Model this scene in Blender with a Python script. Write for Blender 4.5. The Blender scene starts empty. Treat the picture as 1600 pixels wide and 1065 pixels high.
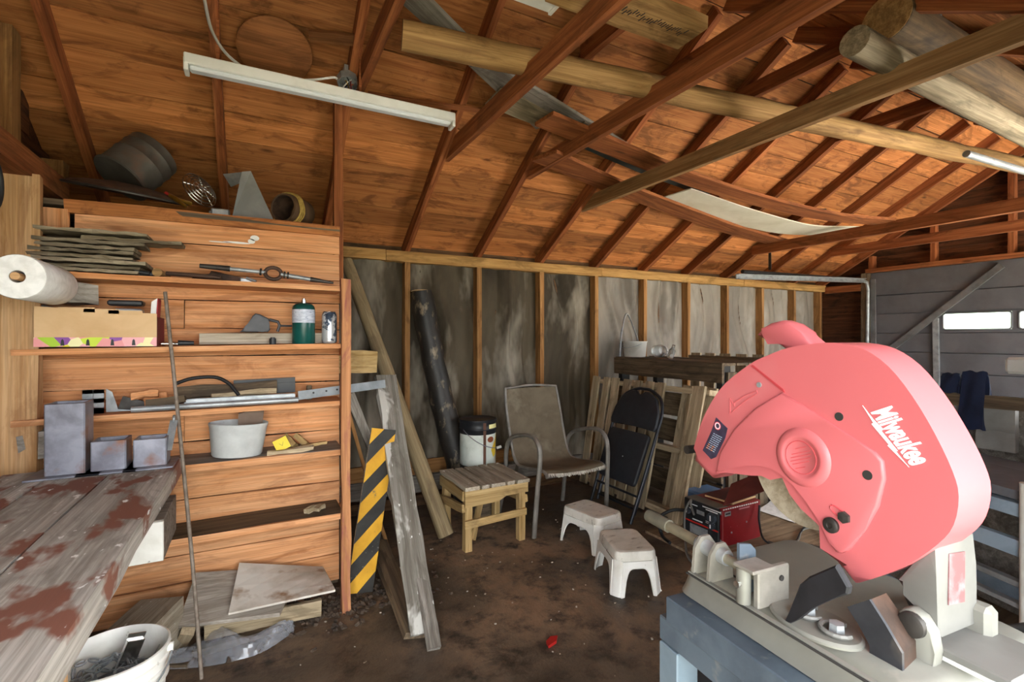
import bpy, bmesh, math, random
from mathutils import Vector, Matrix, Euler
random.seed(7)
SC = bpy.context.scene
COL = SC.collection
V = Vector

# ------------------------------------------------------------------ camera
F_PX, HX, HY, CAM_H = 769.0, 800.0, 527.0, 1.32
FWD = V((0.4664, 0.8846, 0)).normalized()
RGT = V((FWD.y, -FWD.x, 0))
UP = V((0, 0, 1))
CAM = V((0, 0, CAM_H))
cd = bpy.data.cameras.new('camera')
co = bpy.data.objects.new('camera', cd)
COL.objects.link(co)
cd.sensor_fit = 'HORIZONTAL'
cd.sensor_width = 36.0
cd.lens = 36.0 * F_PX / 1600.0
cd.shift_y = -(532.5 - HY) / 1600.0
cd.clip_start = 0.02
co.matrix_world = Matrix.Translation(CAM) @ Matrix((RGT, UP, -FWD)).transposed().to_4x4()
SC.camera = co

# ------------------------------------------------------------------ light
SC.view_settings.view_transform = 'Standard'
SC.view_settings.look = 'None'
SC.view_settings.gamma = 1.0
SC.view_settings.use_curve_mapping = False
SC.view_settings.exposure = 1.72
world = bpy.data.worlds.new('overcast sky')
SC.world = world
world.use_nodes = True
wn = world.node_tree
bg = wn.nodes['Background']
bg.inputs['Color'].default_value = (0.93, 0.97, 1.0, 1)
bg.inputs['Strength'].default_value = 4.2
try:
    SC.cycles.use_denoising = True
    SC.cycles.max_bounces = 10
    SC.cycles.diffuse_bounces = 6
    SC.cycles.sample_clamp_indirect = 12.0
except Exception:
    pass


sl = bpy.data.lights.new('sun', 'SUN')
sl.energy = 26.0
sl.angle = math.radians(6)
sl.color = (1.0, 0.97, 0.93)
so = bpy.data.objects.new('sun', sl)
COL.objects.link(so)
so.rotation_euler = V((-0.34, -0.10, -1.0)).to_track_quat('-Z', 'Y').to_euler()


def portal(name, loc, sx, sy, rot):
    ld = bpy.data.lights.new(name, 'AREA')
    ld.shape = 'RECTANGLE'
    ld.size, ld.size_y = sx, sy
    ld.cycles.is_portal = True
    o = bpy.data.objects.new(name, ld)
    COL.objects.link(o)
    o.location = loc
    o.rotation_euler = rot


# ------------------------------------------------------------------ helpers
def P(px, py, X=None, Y=None, Z=None, d=None):
    """world point seen at a pixel of the photograph, on a plane of known depth or height"""
    r = FWD + RGT * ((px - HX) / F_PX) + UP * ((HY - py) / F_PX)
    if X is not None:
        k = X / r.x
    elif Y is not None:
        k = Y / r.y
    elif Z is not None:
        k = (Z - CAM_H) / r.z
    else:
        k = d
    return CAM + r * k


def hexc(h, a=1.0):
    h = h.lstrip('#')
    o = []
    for i in (0, 2, 4):
        c = int(h[i:i + 2], 16) / 255.0
        o.append(c / 12.92 if c <= 0.04045 else ((c + 0.055) / 1.055) ** 2.4)
    return (o[0], o[1], o[2], a)


WM = {}


def link(o, parent=None, M=None):
    M = M or Matrix.Identity(4)
    COL.objects.link(o)
    if parent is not None:
        o.parent = parent
        o.matrix_parent_inverse = WM[parent.name].inverted()
    o.matrix_basis = M
    WM[o.name] = M.copy()
    return o


def tag(o, label=None, cat=None, group=None, kind=None):
    if label:
        o['label'] = label
    if cat:
        o['category'] = cat
    if group:
        o['group'] = group
    if kind:
        o['kind'] = kind
    return o


def thing(name, label, cat, loc=(0, 0, 0), group=None):
    o = bpy.data.objects.new(name, None)
    o.empty_display_size = 0.05
    link(o, None, Matrix.Translation(V(loc)))
    return tag(o, label, cat, group)


def frame(x, z, loc=(0, 0, 0)):
    """matrix whose local X runs along x and whose local Z is as near z as can be"""
    x = V(x).normalized()
    z = V(z)
    y = z.cross(x)
    if y.length < 1e-5:
        y = V((0, 1, 0)).cross(x)
        if y.length < 1e-5:
            y = V((1, 0, 0)).cross(x)
    y.normalize()
    z = x.cross(y)
    return Matrix.Translation(V(loc)) @ Matrix((x, y, z)).transposed().to_4x4()


def shell(bm, faces, t):
    """give an open sheet of faces a thickness t against its normals, with closed rims"""
    faces = list(faces)
    bmesh.ops.recalc_face_normals(bm, faces=faces)
    bm.normal_update()
    vs = list({v for f in faces for v in f.verts})
    nv = {}
    for v in vs:
        n = V((0, 0, 0))
        for f in v.link_faces:
            n += f.normal
        n = n.normalized() if n.length > 1e-6 else V((0, 0, 1))
        nv[v] = bm.verts.new(v.co - n * t)
    es = [(l.vert, l.link_loop_next.vert) for f in faces for l in f.loops if len([g for g in l.edge.link_faces]) == 1]
    for f in faces:
        bm.faces.new([nv[v] for v in reversed(f.verts)])
    for a, c in es:
        bm.faces.new((c, a, nv[a], nv[c]))


class B:
    def __init__(self):
        self.bm = bmesh.new()

    def box(self, c, s, M=None, bevel=0.0, seg=1):
        T = (M or Matrix.Identity(4)) @ Matrix.Translation(V(c)) @ Matrix.Diagonal((s[0], s[1], s[2], 1))
        r = bmesh.ops.create_cube(self.bm, size=1.0, matrix=T)
        if bevel > 0:
            es = list({e for v in r['verts'] for e in v.link_edges})
            bmesh.ops.bevel(self.bm, geom=es, offset=bevel, segments=seg, affect='EDGES', profile=0.5)
        return self

    def bar(self, p0, p1, w, t, up=(0, 0, 1), bevel=0.0):
        p0, p1 = V(p0), V(p1)
        M = frame(p1 - p0, up, (p0 + p1) / 2)
        return self.box((0, 0, 0), ((p1 - p0).length, w, t), M, bevel)

    def cyl(self, p0, p1, r0, r1=None, n=20, caps=True):
        p0, p1 = V(p0), V(p1)
        r1 = r0 if r1 is None else r1
        M = frame(p1 - p0, (0, 0, 1) if abs((p1 - p0).normalized().z) < 0.95 else (1, 0, 0), p0)
        L = (p1 - p0).length
        ra, rb = [], []
        for i in range(n):
            a = 2 * math.pi * i / n
            ra.append(self.bm.verts.new(M @ V((0, r0 * math.cos(a), r0 * math.sin(a)))))
            rb.append(self.bm.verts.new(M @ V((L, r1 * math.cos(a), r1 * math.sin(a)))))
        for i in range(n):
            j = (i + 1) % n
            self.bm.faces.new((ra[i], ra[j], rb[j], rb[i]))
        if caps:
            self.bm.faces.new(list(reversed(ra)))
            self.bm.faces.new(rb)
        return self

    def lathe(self, prof, M=None, n=28, caps=False):
        M = M or Matrix.Identity(4)
        rings = []
        for r, z in prof:
            if r < 1e-5:
                rings.append([self.bm.verts.new(M @ V((0, 0, z)))])
            else:
                rings.append([self.bm.verts.new(M @ V((r * math.cos(2 * math.pi * i / n), r * math.sin(2 * math.pi * i / n), z))) for i in range(n)])
        for a, b in zip(rings[:-1], rings[1:]):
            if len(a) == 1 and len(b) == 1:
                continue
            for i in range(n):
                j = (i + 1) % n
                if len(a) == 1:
                    self.bm.faces.new((a[0], b[j], b[i]))
                elif len(b) == 1:
                    self.bm.faces.new((a[i], a[j], b[0]))
                else:
                    self.bm.faces.new((a[i], a[j], b[j], b[i]))
        if caps:
            for r in (rings[0], rings[-1]):
                if len(r) > 2:
                    try:
                        self.bm.faces.new(r)
                    except ValueError:
                        pass
        return self

    def tube(self, pts, r, n=10, closed=False, flat=1.0, caps=True, sub=0):
        pts = [V(p) for p in pts]
        if sub:
            pts = smooth(pts, sub, closed)
        N = len(pts)
        rings = []
        prev = None
        for i, p in enumerate(pts):
            if closed:
                t = pts[(i + 1) % N] - pts[i - 1]
            else:
                t = pts[min(i + 1, N - 1)] - pts[max(i - 1, 0)]
            t.normalize()
            if prev is None:
                u = t.cross(V((0, 0, 1)))
                if u.length < 0.1:
                    u = t.cross(V((1, 0, 0)))
            else:
                u = prev - t * prev.dot(t)
            u.normalize()
            prev = u
            w = t.cross(u)
            rr = r[i * (len(r) - 1) // max(N - 1, 1)] if isinstance(r, (list, tuple)) else r
            rings.append([self.bm.verts.new(p + u * rr * math.cos(2 * math.pi * k / n) + w * rr * flat * math.sin(2 * math.pi * k / n)) for k in range(n)])
        rng = range(N) if closed else range(N - 1)
        for i in rng:
            a, b = rings[i], rings[(i + 1) % N]
            for k in range(n):
                j = (k + 1) % n
                self.bm.faces.new((a[k], a[j], b[j], b[k]))
        if caps and not closed:
            self.bm.faces.new(list(reversed(rings[0])))
            self.bm.faces.new(rings[-1])
        return self

    def prism(self, poly, z0, z1, M=None, bevel=0.0, seg=2):
        M = M or Matrix.Identity(4)
        a = [self.bm.verts.new(M @ V((p[0], p[1], z0))) for p in poly]
        b = [self.bm.verts.new(M @ V((p[0], p[1], z1))) for p in poly]
        n = len(poly)
        fa = self.bm.faces.new(list(reversed(a)))
        fb = self.bm.faces.new(b)
        for i in range(n):
            j = (i + 1) % n
            self.bm.faces.new((a[i], a[j], b[j], b[i]))
        if bevel > 0:
            es = list(set(fa.edges) | set(fb.edges))
            bmesh.ops.bevel(self.bm, geom=es, offset=bevel, segments=seg, affect='EDGES', profile=0.5)
        return self

    def grid(self, fn, nu, nv, thick=0.0):
        g = [[self.bm.verts.new(fn(i / nu, j / nv)) for j in range(nv + 1)] for i in range(nu + 1)]
        fs = []
        for i in range(nu):
            for j in range(nv):
                fs.append(self.bm.faces.new((g[i][j], g[i + 1][j], g[i + 1][j + 1], g[i][j + 1])))
        if thick:
            shell(self.bm, fs, thick)
        return self

    def done(self, name, m, parent=None, M=None, smooth=None, label=None, local=False):
        """link the shape as one object; M places it (shape built in M's frame when local)"""
        bmesh.ops.recalc_face_normals(self.bm, faces=self.bm.faces[:])
        if M is not None and not local:
            self.bm.transform(M.inverted())
        me = bpy.data.meshes.new(name)
        self.bm.to_mesh(me)
        self.bm.free()
        me.materials.append(m)
        if smooth is not None:
            me.polygons.foreach_set('use_smooth', [True] * len(me.polygons))
            me.set_sharp_from_angle(angle=math.radians(smooth))
        o = bpy.data.objects.new(name, me)
        link(o, parent, M)
        if label:
            o['label'] = label
        return o


def smooth(pts, sub, closed=False):
    """Catmull-Rom through the points"""
    pts = [V(p) for p in pts]
    n = len(pts)
    out = []
    for i in range(n if closed else n - 1):
        p1, p2 = pts[i], pts[(i + 1) % n]
        p0 = pts[i - 1] if (closed or i > 0) else p1 * 2 - p2
        p3 = pts[(i + 2) % n] if (closed or i + 2 < n) else p2 * 2 - p1
        for k in range(sub):
            t = k / sub
            out.append(0.5 * ((2 * p1) + (p2 - p0) * t + (2 * p0 - 5 * p1 + 4 * p2 - p3) * t * t + (3 * p1 - p0 - 3 * p2 + p3) * t ** 3))
    if not closed:
        out.append(pts[-1])
    return out


def lumber(name, p0, p1, w, t, m, parent=None, up=(0, 0, 1), jit=0.0015, cuts=3, bevel=0.0, label=None, sag=0.0, twist=0.0):
    """one sawn piece: local X along its length, Y its width, Z its thickness"""
    p0, p1 = V(p0), V(p1)
    L = (p1 - p0).length
    M = frame(p1 - p0, up, (p0 + p1) / 2)
    b = B()
    n = cuts + 1
    rings = []
    for i in range(n + 1):
        x = -L / 2 + L * i / n
        s = sag * (1 - (2 * i / n - 1) ** 2)
        tw = twist * (i / n - 0.5)
        ring = []
        for (sy, sz) in ((-1, -1), (1, -1), (1, 1), (-1, 1)):
            y = sy * w / 2 + random.uniform(-jit, jit) * 2
            z = sz * t / 2 + random.uniform(-jit, jit)
            y, z = y * math.cos(tw) - z * math.sin(tw), y * math.sin(tw) + z * math.cos(tw)
            ring.append(b.bm.verts.new((x + (random.uniform(-jit, jit) if i in (0, n) else 0), y, z - s)))
        rings.append(ring)
    for a, c in zip(rings[:-1], rings[1:]):
        for k in range(4):
            j = (k + 1) % 4
            b.bm.faces.new((a[k], a[j], c[j], c[k]))
    b.bm.faces.new(list(reversed(rings[0])))
    b.bm.faces.new(rings[-1])
    if bevel:
        es = [e for e in b.bm.edges if e.calc_face_angle(0) > 0.8]
        bmesh.ops.bevel(b.bm, geom=es, offset=bevel, segments=1, affect='EDGES')
    return b.done(name, m, parent, M, local=True, label=label)


# ------------------------------------------------------------------ materials
def _new(name):
    m = bpy.data.materials.new(name)
    m.use_nodes = True
    nt = m.node_tree
    return m, nt, nt.nodes['Principled BSDF']


def _n(nt, typ, **kw):
    n = nt.nodes.new(typ)
    for k, v in kw.items():
        if k in n.inputs:
            n.inputs[k].default_value = v
        else:
            setattr(n, k, v)
    return n


def _ramp(nt, fac, stops):
    r = nt.nodes.new('ShaderNodeValToRGB')
    el = r.color_ramp.elements
    while len(el) < len(stops):
        el.new(0.5)
    for e, (p, c) in zip(el, stops):
        e.position = p
        e.color = c
    nt.links.new(fac, r.inputs['Fac'])
    return r.outputs['Color']


def _mix(nt, fac, a, b, mode='MIX'):
    mx = nt.nodes.new('ShaderNodeMix')
    mx.data_type = 'RGBA'
    mx.blend_type = mode
    for sock, v in ((mx.inputs[0], fac), (mx.inputs[6], a), (mx.inputs[7], b)):
        if hasattr(v, 'is_linked'):
            nt.links.new(v, sock)
        else:
            sock.default_value = v
    return mx.outputs[2]


W0, W1 = (0, 0, 0, 1), (1, 1, 1, 1)


def _coords(nt, shift=True):
    tc = nt.nodes.new('ShaderNodeTexCoord')
    if not shift:
        return tc.outputs['Object'], None
    oi = nt.nodes.new('ShaderNodeObjectInfo')
    mul = _n(nt, 'ShaderNodeMath', operation='MULTIPLY')
    mul.inputs[1].default_value = 53.0
    nt.links.new(oi.outputs['Random'], mul.inputs[0])
    add = _n(nt, 'ShaderNodeVectorMath', operation='ADD')
    nt.links.new(tc.outputs['Object'], add.inputs[0])
    nt.links.new(mul.outputs[0], add.inputs[1])
    return add.outputs[0], oi.outputs['Random']


def _noise(nt, vec, scale3, detail=4.0, rough=0.55, dist=0.0):
    mp = nt.nodes.new('ShaderNodeMapping')
    mp.inputs['Scale'].default_value = scale3
    nt.links.new(vec, mp.inputs['Vector'])
    nz = nt.nodes.new('ShaderNodeTexNoise')
    nz.inputs['Scale'].default_value = 1.0
    nz.inputs['Detail'].default_value = detail
    nz.inputs['Roughness'].default_value = rough
    nz.inputs['Distortion'].default_value = dist
    nt.links.new(mp.outputs['Vector'], nz.inputs['Vector'])
    return nz.outputs['Fac']


def wood(name, light, dark, stain='#2a1a10', amount=0.45, knots=True, rough=0.78, vary=0.35, spots=None, paint=None, axis=0, grain=1.0, blotch=(2.4, 8)):
    m, nt, bs = _new(name)
    vec, rnd = _coords(nt)
    g = grain

    def sc(l, c):
        s = [c * g, c * g, c * g]
        s[axis] = l * g
        return s
    fine = _noise(nt, vec, sc(1.6, 34), 5, 0.6, 0.6)
    col = _ramp(nt, fine, [(0.34, hexc(dark)), (0.66, hexc(light))])
    hair = _noise(nt, vec, sc(3.0, 150), 3, 0.6, 0.3)
    hf = _ramp(nt, hair, [(0.35, (0.62, 0.60, 0.58, 1)), (0.62, W1)])
    col = _mix(nt, 0.75, col, hf, 'MULTIPLY')
    blot = _noise(nt, vec, sc(blotch[0], blotch[1]), 7, 0.66, 1.2)
    f = _ramp(nt, blot, [(0.55 - 0.12 * amount, W0), (0.66 - 0.10 * amount, W1)])
    k = _n(nt, 'ShaderNodeMath', operation='MULTIPLY')
    k.inputs[1].default_value = min(1.0, amount * 1.5)
    nt.links.new(f, k.inputs[0])
    col = _mix(nt, k.outputs[0], col, hexc(stain))
    if knots:
        mp = nt.nodes.new('ShaderNodeMapping')
        mp.inputs['Scale'].default_value = sc(2.6, 8)
        nt.links.new(vec, mp.inputs['Vector'])
        vo = nt.nodes.new('ShaderNodeTexVoronoi')
        vo.inputs['Scale'].default_value = 1.0
        nt.links.new(mp.outputs['Vector'], vo.inputs['Vector'])
        kf = _ramp(nt, vo.outputs['Distance'], [(0.06, W1), (0.15, W0)])
        sp = nt.nodes.new('ShaderNodeSeparateColor')
        nt.links.new(vo.outputs['Color'], sp.inputs[0])
        gt = _n(nt, 'ShaderNodeMath', operation='GREATER_THAN')
        gt.inputs[1].default_value = 0.5
        nt.links.new(sp.outputs[0], gt.inputs[0])
        kk = _n(nt, 'ShaderNodeMath', operation='MULTIPLY')
        nt.links.new(kf, kk.inputs[0])
        nt.links.new(gt.outputs[0], kk.inputs[1])
        k2 = _n(nt, 'ShaderNodeMath', operation='MULTIPLY')
        k2.inputs[1].default_value = 0.8
        nt.links.new(kk.outputs[0], k2.inputs[0])
        col = _mix(nt, k2.outputs[0], col, hexc(stain))
    if paint:
        pn = _noise(nt, vec, sc(3.5, 7), 4, 0.55, 0.4)
        pf = _ramp(nt, pn, [(0.54, W0), (0.60, W1)])
        col = _mix(nt, pf, col, hexc(paint))
    if spots:
        sn = _noise(nt, vec, sc(18, 34), 3, 0.5)
        sf = _ramp(nt, sn, [(0.67, W0), (0.71, W1)])
        col = _mix(nt, sf, col, hexc(spots))
    hv = nt.nodes.new('ShaderNodeHueSaturation')
    mr = _n(nt, 'ShaderNodeMapRange')
    mr.inputs[3].default_value = 1 - vary
    mr.inputs[4].default_value = 1 + vary * 0.7
    nt.links.new(rnd, mr.inputs[0])
    nt.links.new(mr.outputs[0], hv.inputs['Value'])
    nt.links.new(col, hv.inputs['Color'])
    nt.links.new(hv.outputs['Color'], bs.inputs['Base Color'])
    bs.inputs['Roughness'].default_value = rough
    bs.inputs['Specular IOR Level'].default_value = 0.25
    bp = nt.nodes.new('ShaderNodeBump')
    bp.inputs['Strength'].default_value = 0.25
    bp.inputs['Distance'].default_value = 0.004
    nt.links.new(fine, bp.inputs['Height'])
    nt.links.new(bp.outputs['Normal'], bs.inputs['Normal'])
    return m


def mat(name, base, alt=None, scale=6.0, rough=0.6, metal=0.0, lo=0.4, hi=0.65, spec=0.4, bump=0.0, alt2=None, lo2=0.6, hi2=0.68, scale2=30.0, trans=0.0, alpha=1.0, stretch=(1, 1, 1), vary=0.0):
    """plain surface with dirt or wear noise"""
    m, nt, bs = _new(name)
    vec, rnd = _coords(nt, True)
    col = None
    if alt:
        nz = _noise(nt, vec, [scale * s for s in stretch], 5, 0.6, 0.3)
        f = _ramp(nt, nz, [(lo, W0), (hi, W1)])
        col = _mix(nt, f, hexc(base), hexc(alt))
        if bump:
            bp = nt.nodes.new('ShaderNodeBump')
            bp.inputs['Strength'].default_value = bump
            bp.inputs['Distance'].default_value = 0.01
            nt.links.new(nz, bp.inputs['Height'])
            nt.links.new(bp.outputs['Normal'], bs.inputs['Normal'])
    if alt2:
        nz2 = _noise(nt, vec, [scale2 * s for s in stretch], 4, 0.6)
        f2 = _ramp(nt, nz2, [(lo2, W0), (hi2, W1)])
        col = _mix(nt, f2, col if col is not None else hexc(base), hexc(alt2))
    if vary:
        hv = nt.nodes.new('ShaderNodeHueSaturation')
        mr = _n(nt, 'ShaderNodeMapRange')
        mr.inputs[3].default_value = 1 - vary
        mr.inputs[4].default_value = 1 + vary
        nt.links.new(rnd, mr.inputs[0])
        nt.links.new(mr.outputs[0], hv.inputs['Value'])
        if col is None:
            hv.inputs['Color'].default_value = hexc(base)
        else:
            nt.links.new(col, hv.inputs['Color'])
        col = hv.outputs['Color']
    if col is None:
        bs.inputs['Base Color'].default_value = hexc(base)
    else:
        nt.links.new(col, bs.inputs['Base Color'])
    bs.inputs['Roughness'].default_value = rough
    bs.inputs['Metallic'].default_value = metal
    bs.inputs['Specular IOR Level'].default_value = spec
    if trans:
        bs.inputs['Transmission Weight'].default_value = trans
    if alpha < 1:
        bs.inputs['Alpha'].default_value = alpha
    return m


M_ = dict(
    roof=wood('roof board wood', '#d08a52', '#ac6a38', '#4c2610', 0.37, vary=0.34, blotch=(3.0, 7.5)),
    rafter=wood('rafter wood', '#a8673c', '#7e4222', '#4a2412', 0.35, knots=False, vary=0.25),
    tie=wood('collar tie wood', '#a9683c', '#7c4323', '#55301a', 0.3, vary=0.2),
    tie2=wood('weathered collar tie wood', '#b08a5e', '#84603c', '#64513a', 0.4, vary=0.1),
    shelf=wood('shelf board wood', '#e8ae7e', '#cf8c58', '#7a4426', 0.28, vary=0.14),
    plate=wood('wall plate wood', '#c49a5e', '#9c7340', '#6e5530', 0.35, vary=0.12),
    stud=wood('stud wood', '#b98a56', '#8c6034', '#5c4024', 0.35, knots=False, vary=0.2),
    post=wood('post wood', '#d9b184', '#b98a58', '#8c5a34', 0.3, vary=0.1),
    grey=wood('weathered grey wood', '#a9a299', '#7d766c', '#5a5249', 0.45, knots=False, vary=0.2),
    greywhite=wood('weathered plank with paint', '#98938a', '#6f6a60', '#5a5247', 0.4, knots=False, vary=0.1, spots='#dcdad4', paint='#bdbab2'),
    darkwood=wood('dark weathered wood', '#7d6b54', '#54473a', '#342b22', 0.4, knots=False, vary=0.25),
    pallet=wood('pallet wood', '#c8b596', '#a08e70', '#685a46', 0.38, vary=0.25),
    stool=wood('stool wood', '#c9ab78', '#a1814e', '#6e5a3c', 0.35, vary=0.15),
    stooltop=wood('stool slat wood', '#c6bba8', '#a09480', '#6e6454', 0.3, vary=0.12, spots='#e6e4de', knots=False),
    pole=wood('peeled pole wood', '#b09c78', '#8f7c5c', '#665540', 0.35, vary=0.1),
    log=wood('log wood', '#b8925e', '#8f6b42', '#5e4529', 0.42, vary=0.08),
    greylog=wood('grey log wood', '#a89a80', '#7a6d56', '#57503f', 0.4, vary=0.1),
    bench=wood('bench plank wood', '#d0cac1', '#a29b92', '#807970', 0.42, knots=False, vary=0.08, paint='#86594a', spots='#eceae6'),
    shake=wood('cedar shake wood', '#a2957f', '#74674f', '#4a3f32', 0.4, knots=False, vary=0.3),
    base=wood('base board wood', '#7a5a3c', '#523a26', '#2c221a', 0.5, knots=False, vary=0.25),
    gable=wood('gable board wood', '#6e4228', '#4a2a18', '#281810', 0.5, knots=False, vary=0.3),
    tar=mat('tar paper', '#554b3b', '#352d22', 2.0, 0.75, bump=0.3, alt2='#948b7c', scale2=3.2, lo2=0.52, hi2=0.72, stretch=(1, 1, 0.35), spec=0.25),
    tarlit=mat('window lit tar paper', '#8f867a', '#6a6258', 2.0, 0.6, bump=0.3, alt2='#aaa296', scale2=3.2, lo2=0.52, hi2=0.72, stretch=(1, 1, 0.35), spec=0.4),  # paler copy for far bays; window light and sheen put into the colour
    darklog=wood('shaded bark log', '#6e583c', '#4a3925', '#2e2418', 0.4, vary=0.05),  # bark tone darkened further, shade near the ridge put into the colour
    door=mat('grey door steel', '#626164', '#565558', 4, 0.5),
    doorrib=mat('door brace steel', '#7c7c7c', '#636363', 6, 0.45, 0.3),
    galv=mat('galvanised steel', '#a9adaf', '#888c8e', 14, 0.42, 0.45),
    steel=mat('raw steel', '#8a8b95', '#6a6972', 10, 0.40, 0.45, alt2='#7a5646', scale2=9, lo2=0.55, hi2=0.7),
    darksteel=mat('dark steel', '#4a4744', '#332f2c', 10, 0.5, 0.6),
    rust=mat('rusty steel', '#5c463a', '#3a2d26', 14, 0.7, 0.4),
    chrome=mat('chrome wire', '#d8d8d6', None, rough=0.2, metal=1.0),
    black=mat('black plastic', '#1d1e21', '#2a2b2e', 10, 0.45),
    rubber=mat('black rubber', '#1a1a1b', None, rough=0.6),
    white=mat('white enamel', '#e8e8e4', '#d6d6d0', 4, 0.35),
    whitep=mat('white plastic', '#e9e7e0', '#d4d1c6', 7, 0.42, lo=0.45, hi=0.7, alt2='#8c867a', scale2=26, lo2=0.70, hi2=0.76),
    paper=mat('paper', '#ecebe8', '#d9d8d4', 30, 0.9),
    card=mat('cardboard', '#d9b68a', '#cba678', 5, 0.85),
    red=mat('red enamel', '#8c1c22', '#7a161c', 6, 0.4, alt2='#c89a98', scale2=40, lo2=0.70, hi2=0.74),
    maroon=mat('maroon cover', '#5a2422', '#4a1d1c', 8, 0.5),
    slate=mat('blue grey painted steel', '#5c6873', '#4b5560', 10, 0.5, 0.25, alt2='#8d8a84', scale2=14, lo2=0.6, hi2=0.75),
    bluesteel=mat('pale blue painted steel', '#a4b8ca', '#8399ac', 9, 0.5, 0.2),
    alu=mat('cast aluminium base', '#807f77', '#6d6c65', 5, 0.45, 0.15, alt2='#8e8a80', scale2=20, lo2=0.62, hi2=0.75),
    motor=mat('grey motor casting', '#6e6d69', '#5f5e5a', 6, 0.5),
    pinkred=mat('red guard', '#bd6165', '#b85c60', 3, 0.38, lo=0.45, hi=0.7, alt2='#bd7c7e', scale2=2.2, lo2=0.55, hi2=0.85),
    disc=mat('abrasive disc', '#b0a48e', '#8f836c', 60, 0.95, bump=0.4),
    denim=mat('navy cloth', '#232b45', '#1a2034', 8, 0.95),
    sling=mat('brown sling fabric', '#6e6250', '#5a5040', 5, 0.8, alt2='#8a7f6c', scale2=5, lo2=0.55, hi2=0.8),
    brass=mat('brass', '#b08a3c', '#8a6a2a', 20, 0.35, 0.9),
    dirt=mat('dirt crumbs', '#3a2f27', '#5a4a3c', 20, 0.95),
)

# ================================================================== SETTING
YB, XR, XL, YF = 3.76, 6.59, -0.86, -0.06
YR, PLATE, TAN = 1.85, 1.99, 0.58
TH = math.atan(TAN)


def zroof(y, off=0.0):
    """underside of the rafters, plus an offset square to the slope"""
    base = PLATE + TAN * ((YB - y) if y >= YR else (y - YF))
    return base + off / math.cos(TH)


# floor
def floor_mat():
    m, nt, bs = _new('dirty concrete floor')
    vec, _r = _coords(nt, False)
    a = _noise(nt, vec, (1.1, 1.1, 1.1), 6, 0.62, 0.4)
    col = _ramp(nt, a, [(0.34, hexc('#3d352d')), (0.48, hexc('#5f5042')), (0.62, hexc('#8f735a'))])
    b = _noise(nt, vec, (7, 7, 7), 6, 0.7)
    col = _mix(nt, _ramp(nt, b, [(0.48, W0), (0.66, W1)]), col, hexc('#2f2720'))
    c = _noise(nt, vec, (26, 26, 26), 3, 0.5)
    col = _mix(nt, _ramp(nt, c, [(0.73, W0), (0.76, W1)]), col, hexc('#b5aea2'))
    nt.links.new(col, bs.inputs['Base Color'])
    nt.links.new(_ramp(nt, a, [(0.3, (0.32, 0.32, 0.32, 1)), (0.6, (0.7, 0.7, 0.7, 1))]), bs.inputs['Roughness'])
    bp = nt.nodes.new('ShaderNodeBump')
    bp.inputs['Strength'].default_value = 0.5
    bp.inputs['Distance'].default_value = 0.02
    nt.links.new(b, bp.inputs['Height'])
    nt.links.new(bp.outputs['Normal'], bs.inputs['Normal'])
    return m


fl = B().box(((XL + XR) / 2, (YB + YF) / 2, -0.03), (XR - XL + 0.3, YB - YF + 0.3, 0.06)).done('floor', floor_mat())
tag(fl, 'dark brown dirty concrete floor with damp stains', kind='structure')
gm = mat('gravel and grass', '#6c6a5c', '#5c5e4c', 1.5, 0.95)
gr = B().box((3, 0, -0.10), (60, 60, 0.06)).done('ground', gm)
tag(gr, 'pale grassy ground outside the garage', kind='structure')

ap = B().box((5.6, -3.1, -0.055), (4.4, 5.6, 0.04)).done('bounce_slab', mat('pale reflector', '#e6e1d6', '#d8d2c6', 3, 0.9))  # added out of view to bounce daylight up onto the far roof boards
tag(ap, 'pale reflector slab added outside the window to bounce light in', kind='structure')
# ---- ceiling: outer roofing, then every board, rafter and collar tie as a piece of it
X0, X1 = XL - 0.25, XR + 0.25
b = B()
roofing = mat('asphalt roofing', '#3b3a38', '#2c2b2a', 30, 0.95)
for s in (1, -1):
    ye = YB + 0.35 if s > 0 else YF - 0.35
    n = V((0, s * math.sin(TH), math.cos(TH)))
    pa = V(((X0 + X1) / 2, YR, zroof(YR) + 0.135 / math.cos(TH)))
    pb = V(((X0 + X1) / 2, ye, PLATE + TAN * ((YB - ye) if s > 0 else (ye - YF)) + 0.135 / math.cos(TH)))
    b.bar(pa, pb, X1 - X0, 0.02, n)
ceil = tag(b.done('ceiling', roofing), 'open gable roof of brown boards on rafters', kind='structure')

RX = [1.066 + 0.61 * k for k in range(-3, 10)]
slope_len = (YB + 0.3 - YR) / math.cos(TH)
roww = 0.186
nrow = int(slope_len / roww) + 1
for s in (1, -1):
    d = V((0, s * math.cos(TH), -math.sin(TH)))
    n = V((0, s * math.sin(TH), math.cos(TH)))
    top = V((0, YR, zroof(YR))) + n * (0.09 + 0.011)
    for r in range(nrow):
        q = top + d * (roww * (r + 0.5) + 0.004)
        joints = sorted(random.sample(RX[1:-1], 2))
        if joints[1] - joints[0] < 1.0:
            joints = [joints[0]]
        ends = [X0 + 0.02] + joints + [X1 - 0.02]
        for a, c in zip(ends[:-1], ends[1:]):
            sh = random.uniform(-0.003, 0.003)
            lumber('plank', V((a + 0.002, 0, 0)) + q + n * sh, V((c - 0.002, 0, 0)) + q + n * (sh + random.uniform(-0.003, 0.003)),
                   roww - random.uniform(0.003, 0.012), 0.020, M_['roof'], ceil, n, cuts=4)
    for x in RX:
        if x > XR - 0.02 or x < XL:
            continue
        pa = V((x, YR + s * 0.012, zroof(YR))) + n * 0.045
        pe = V((x, YB + 0.25 if s > 0 else YF - 0.25, 0))
        pe.z = PLATE + TAN * ((YB - pe.y) if s > 0 else (pe.y - YF))
        lumber('rafter', pa, pe + n * 0.045, 0.040, 0.089, M_['rafter'], ceil, n, cuts=5, jit=0.002)

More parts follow.
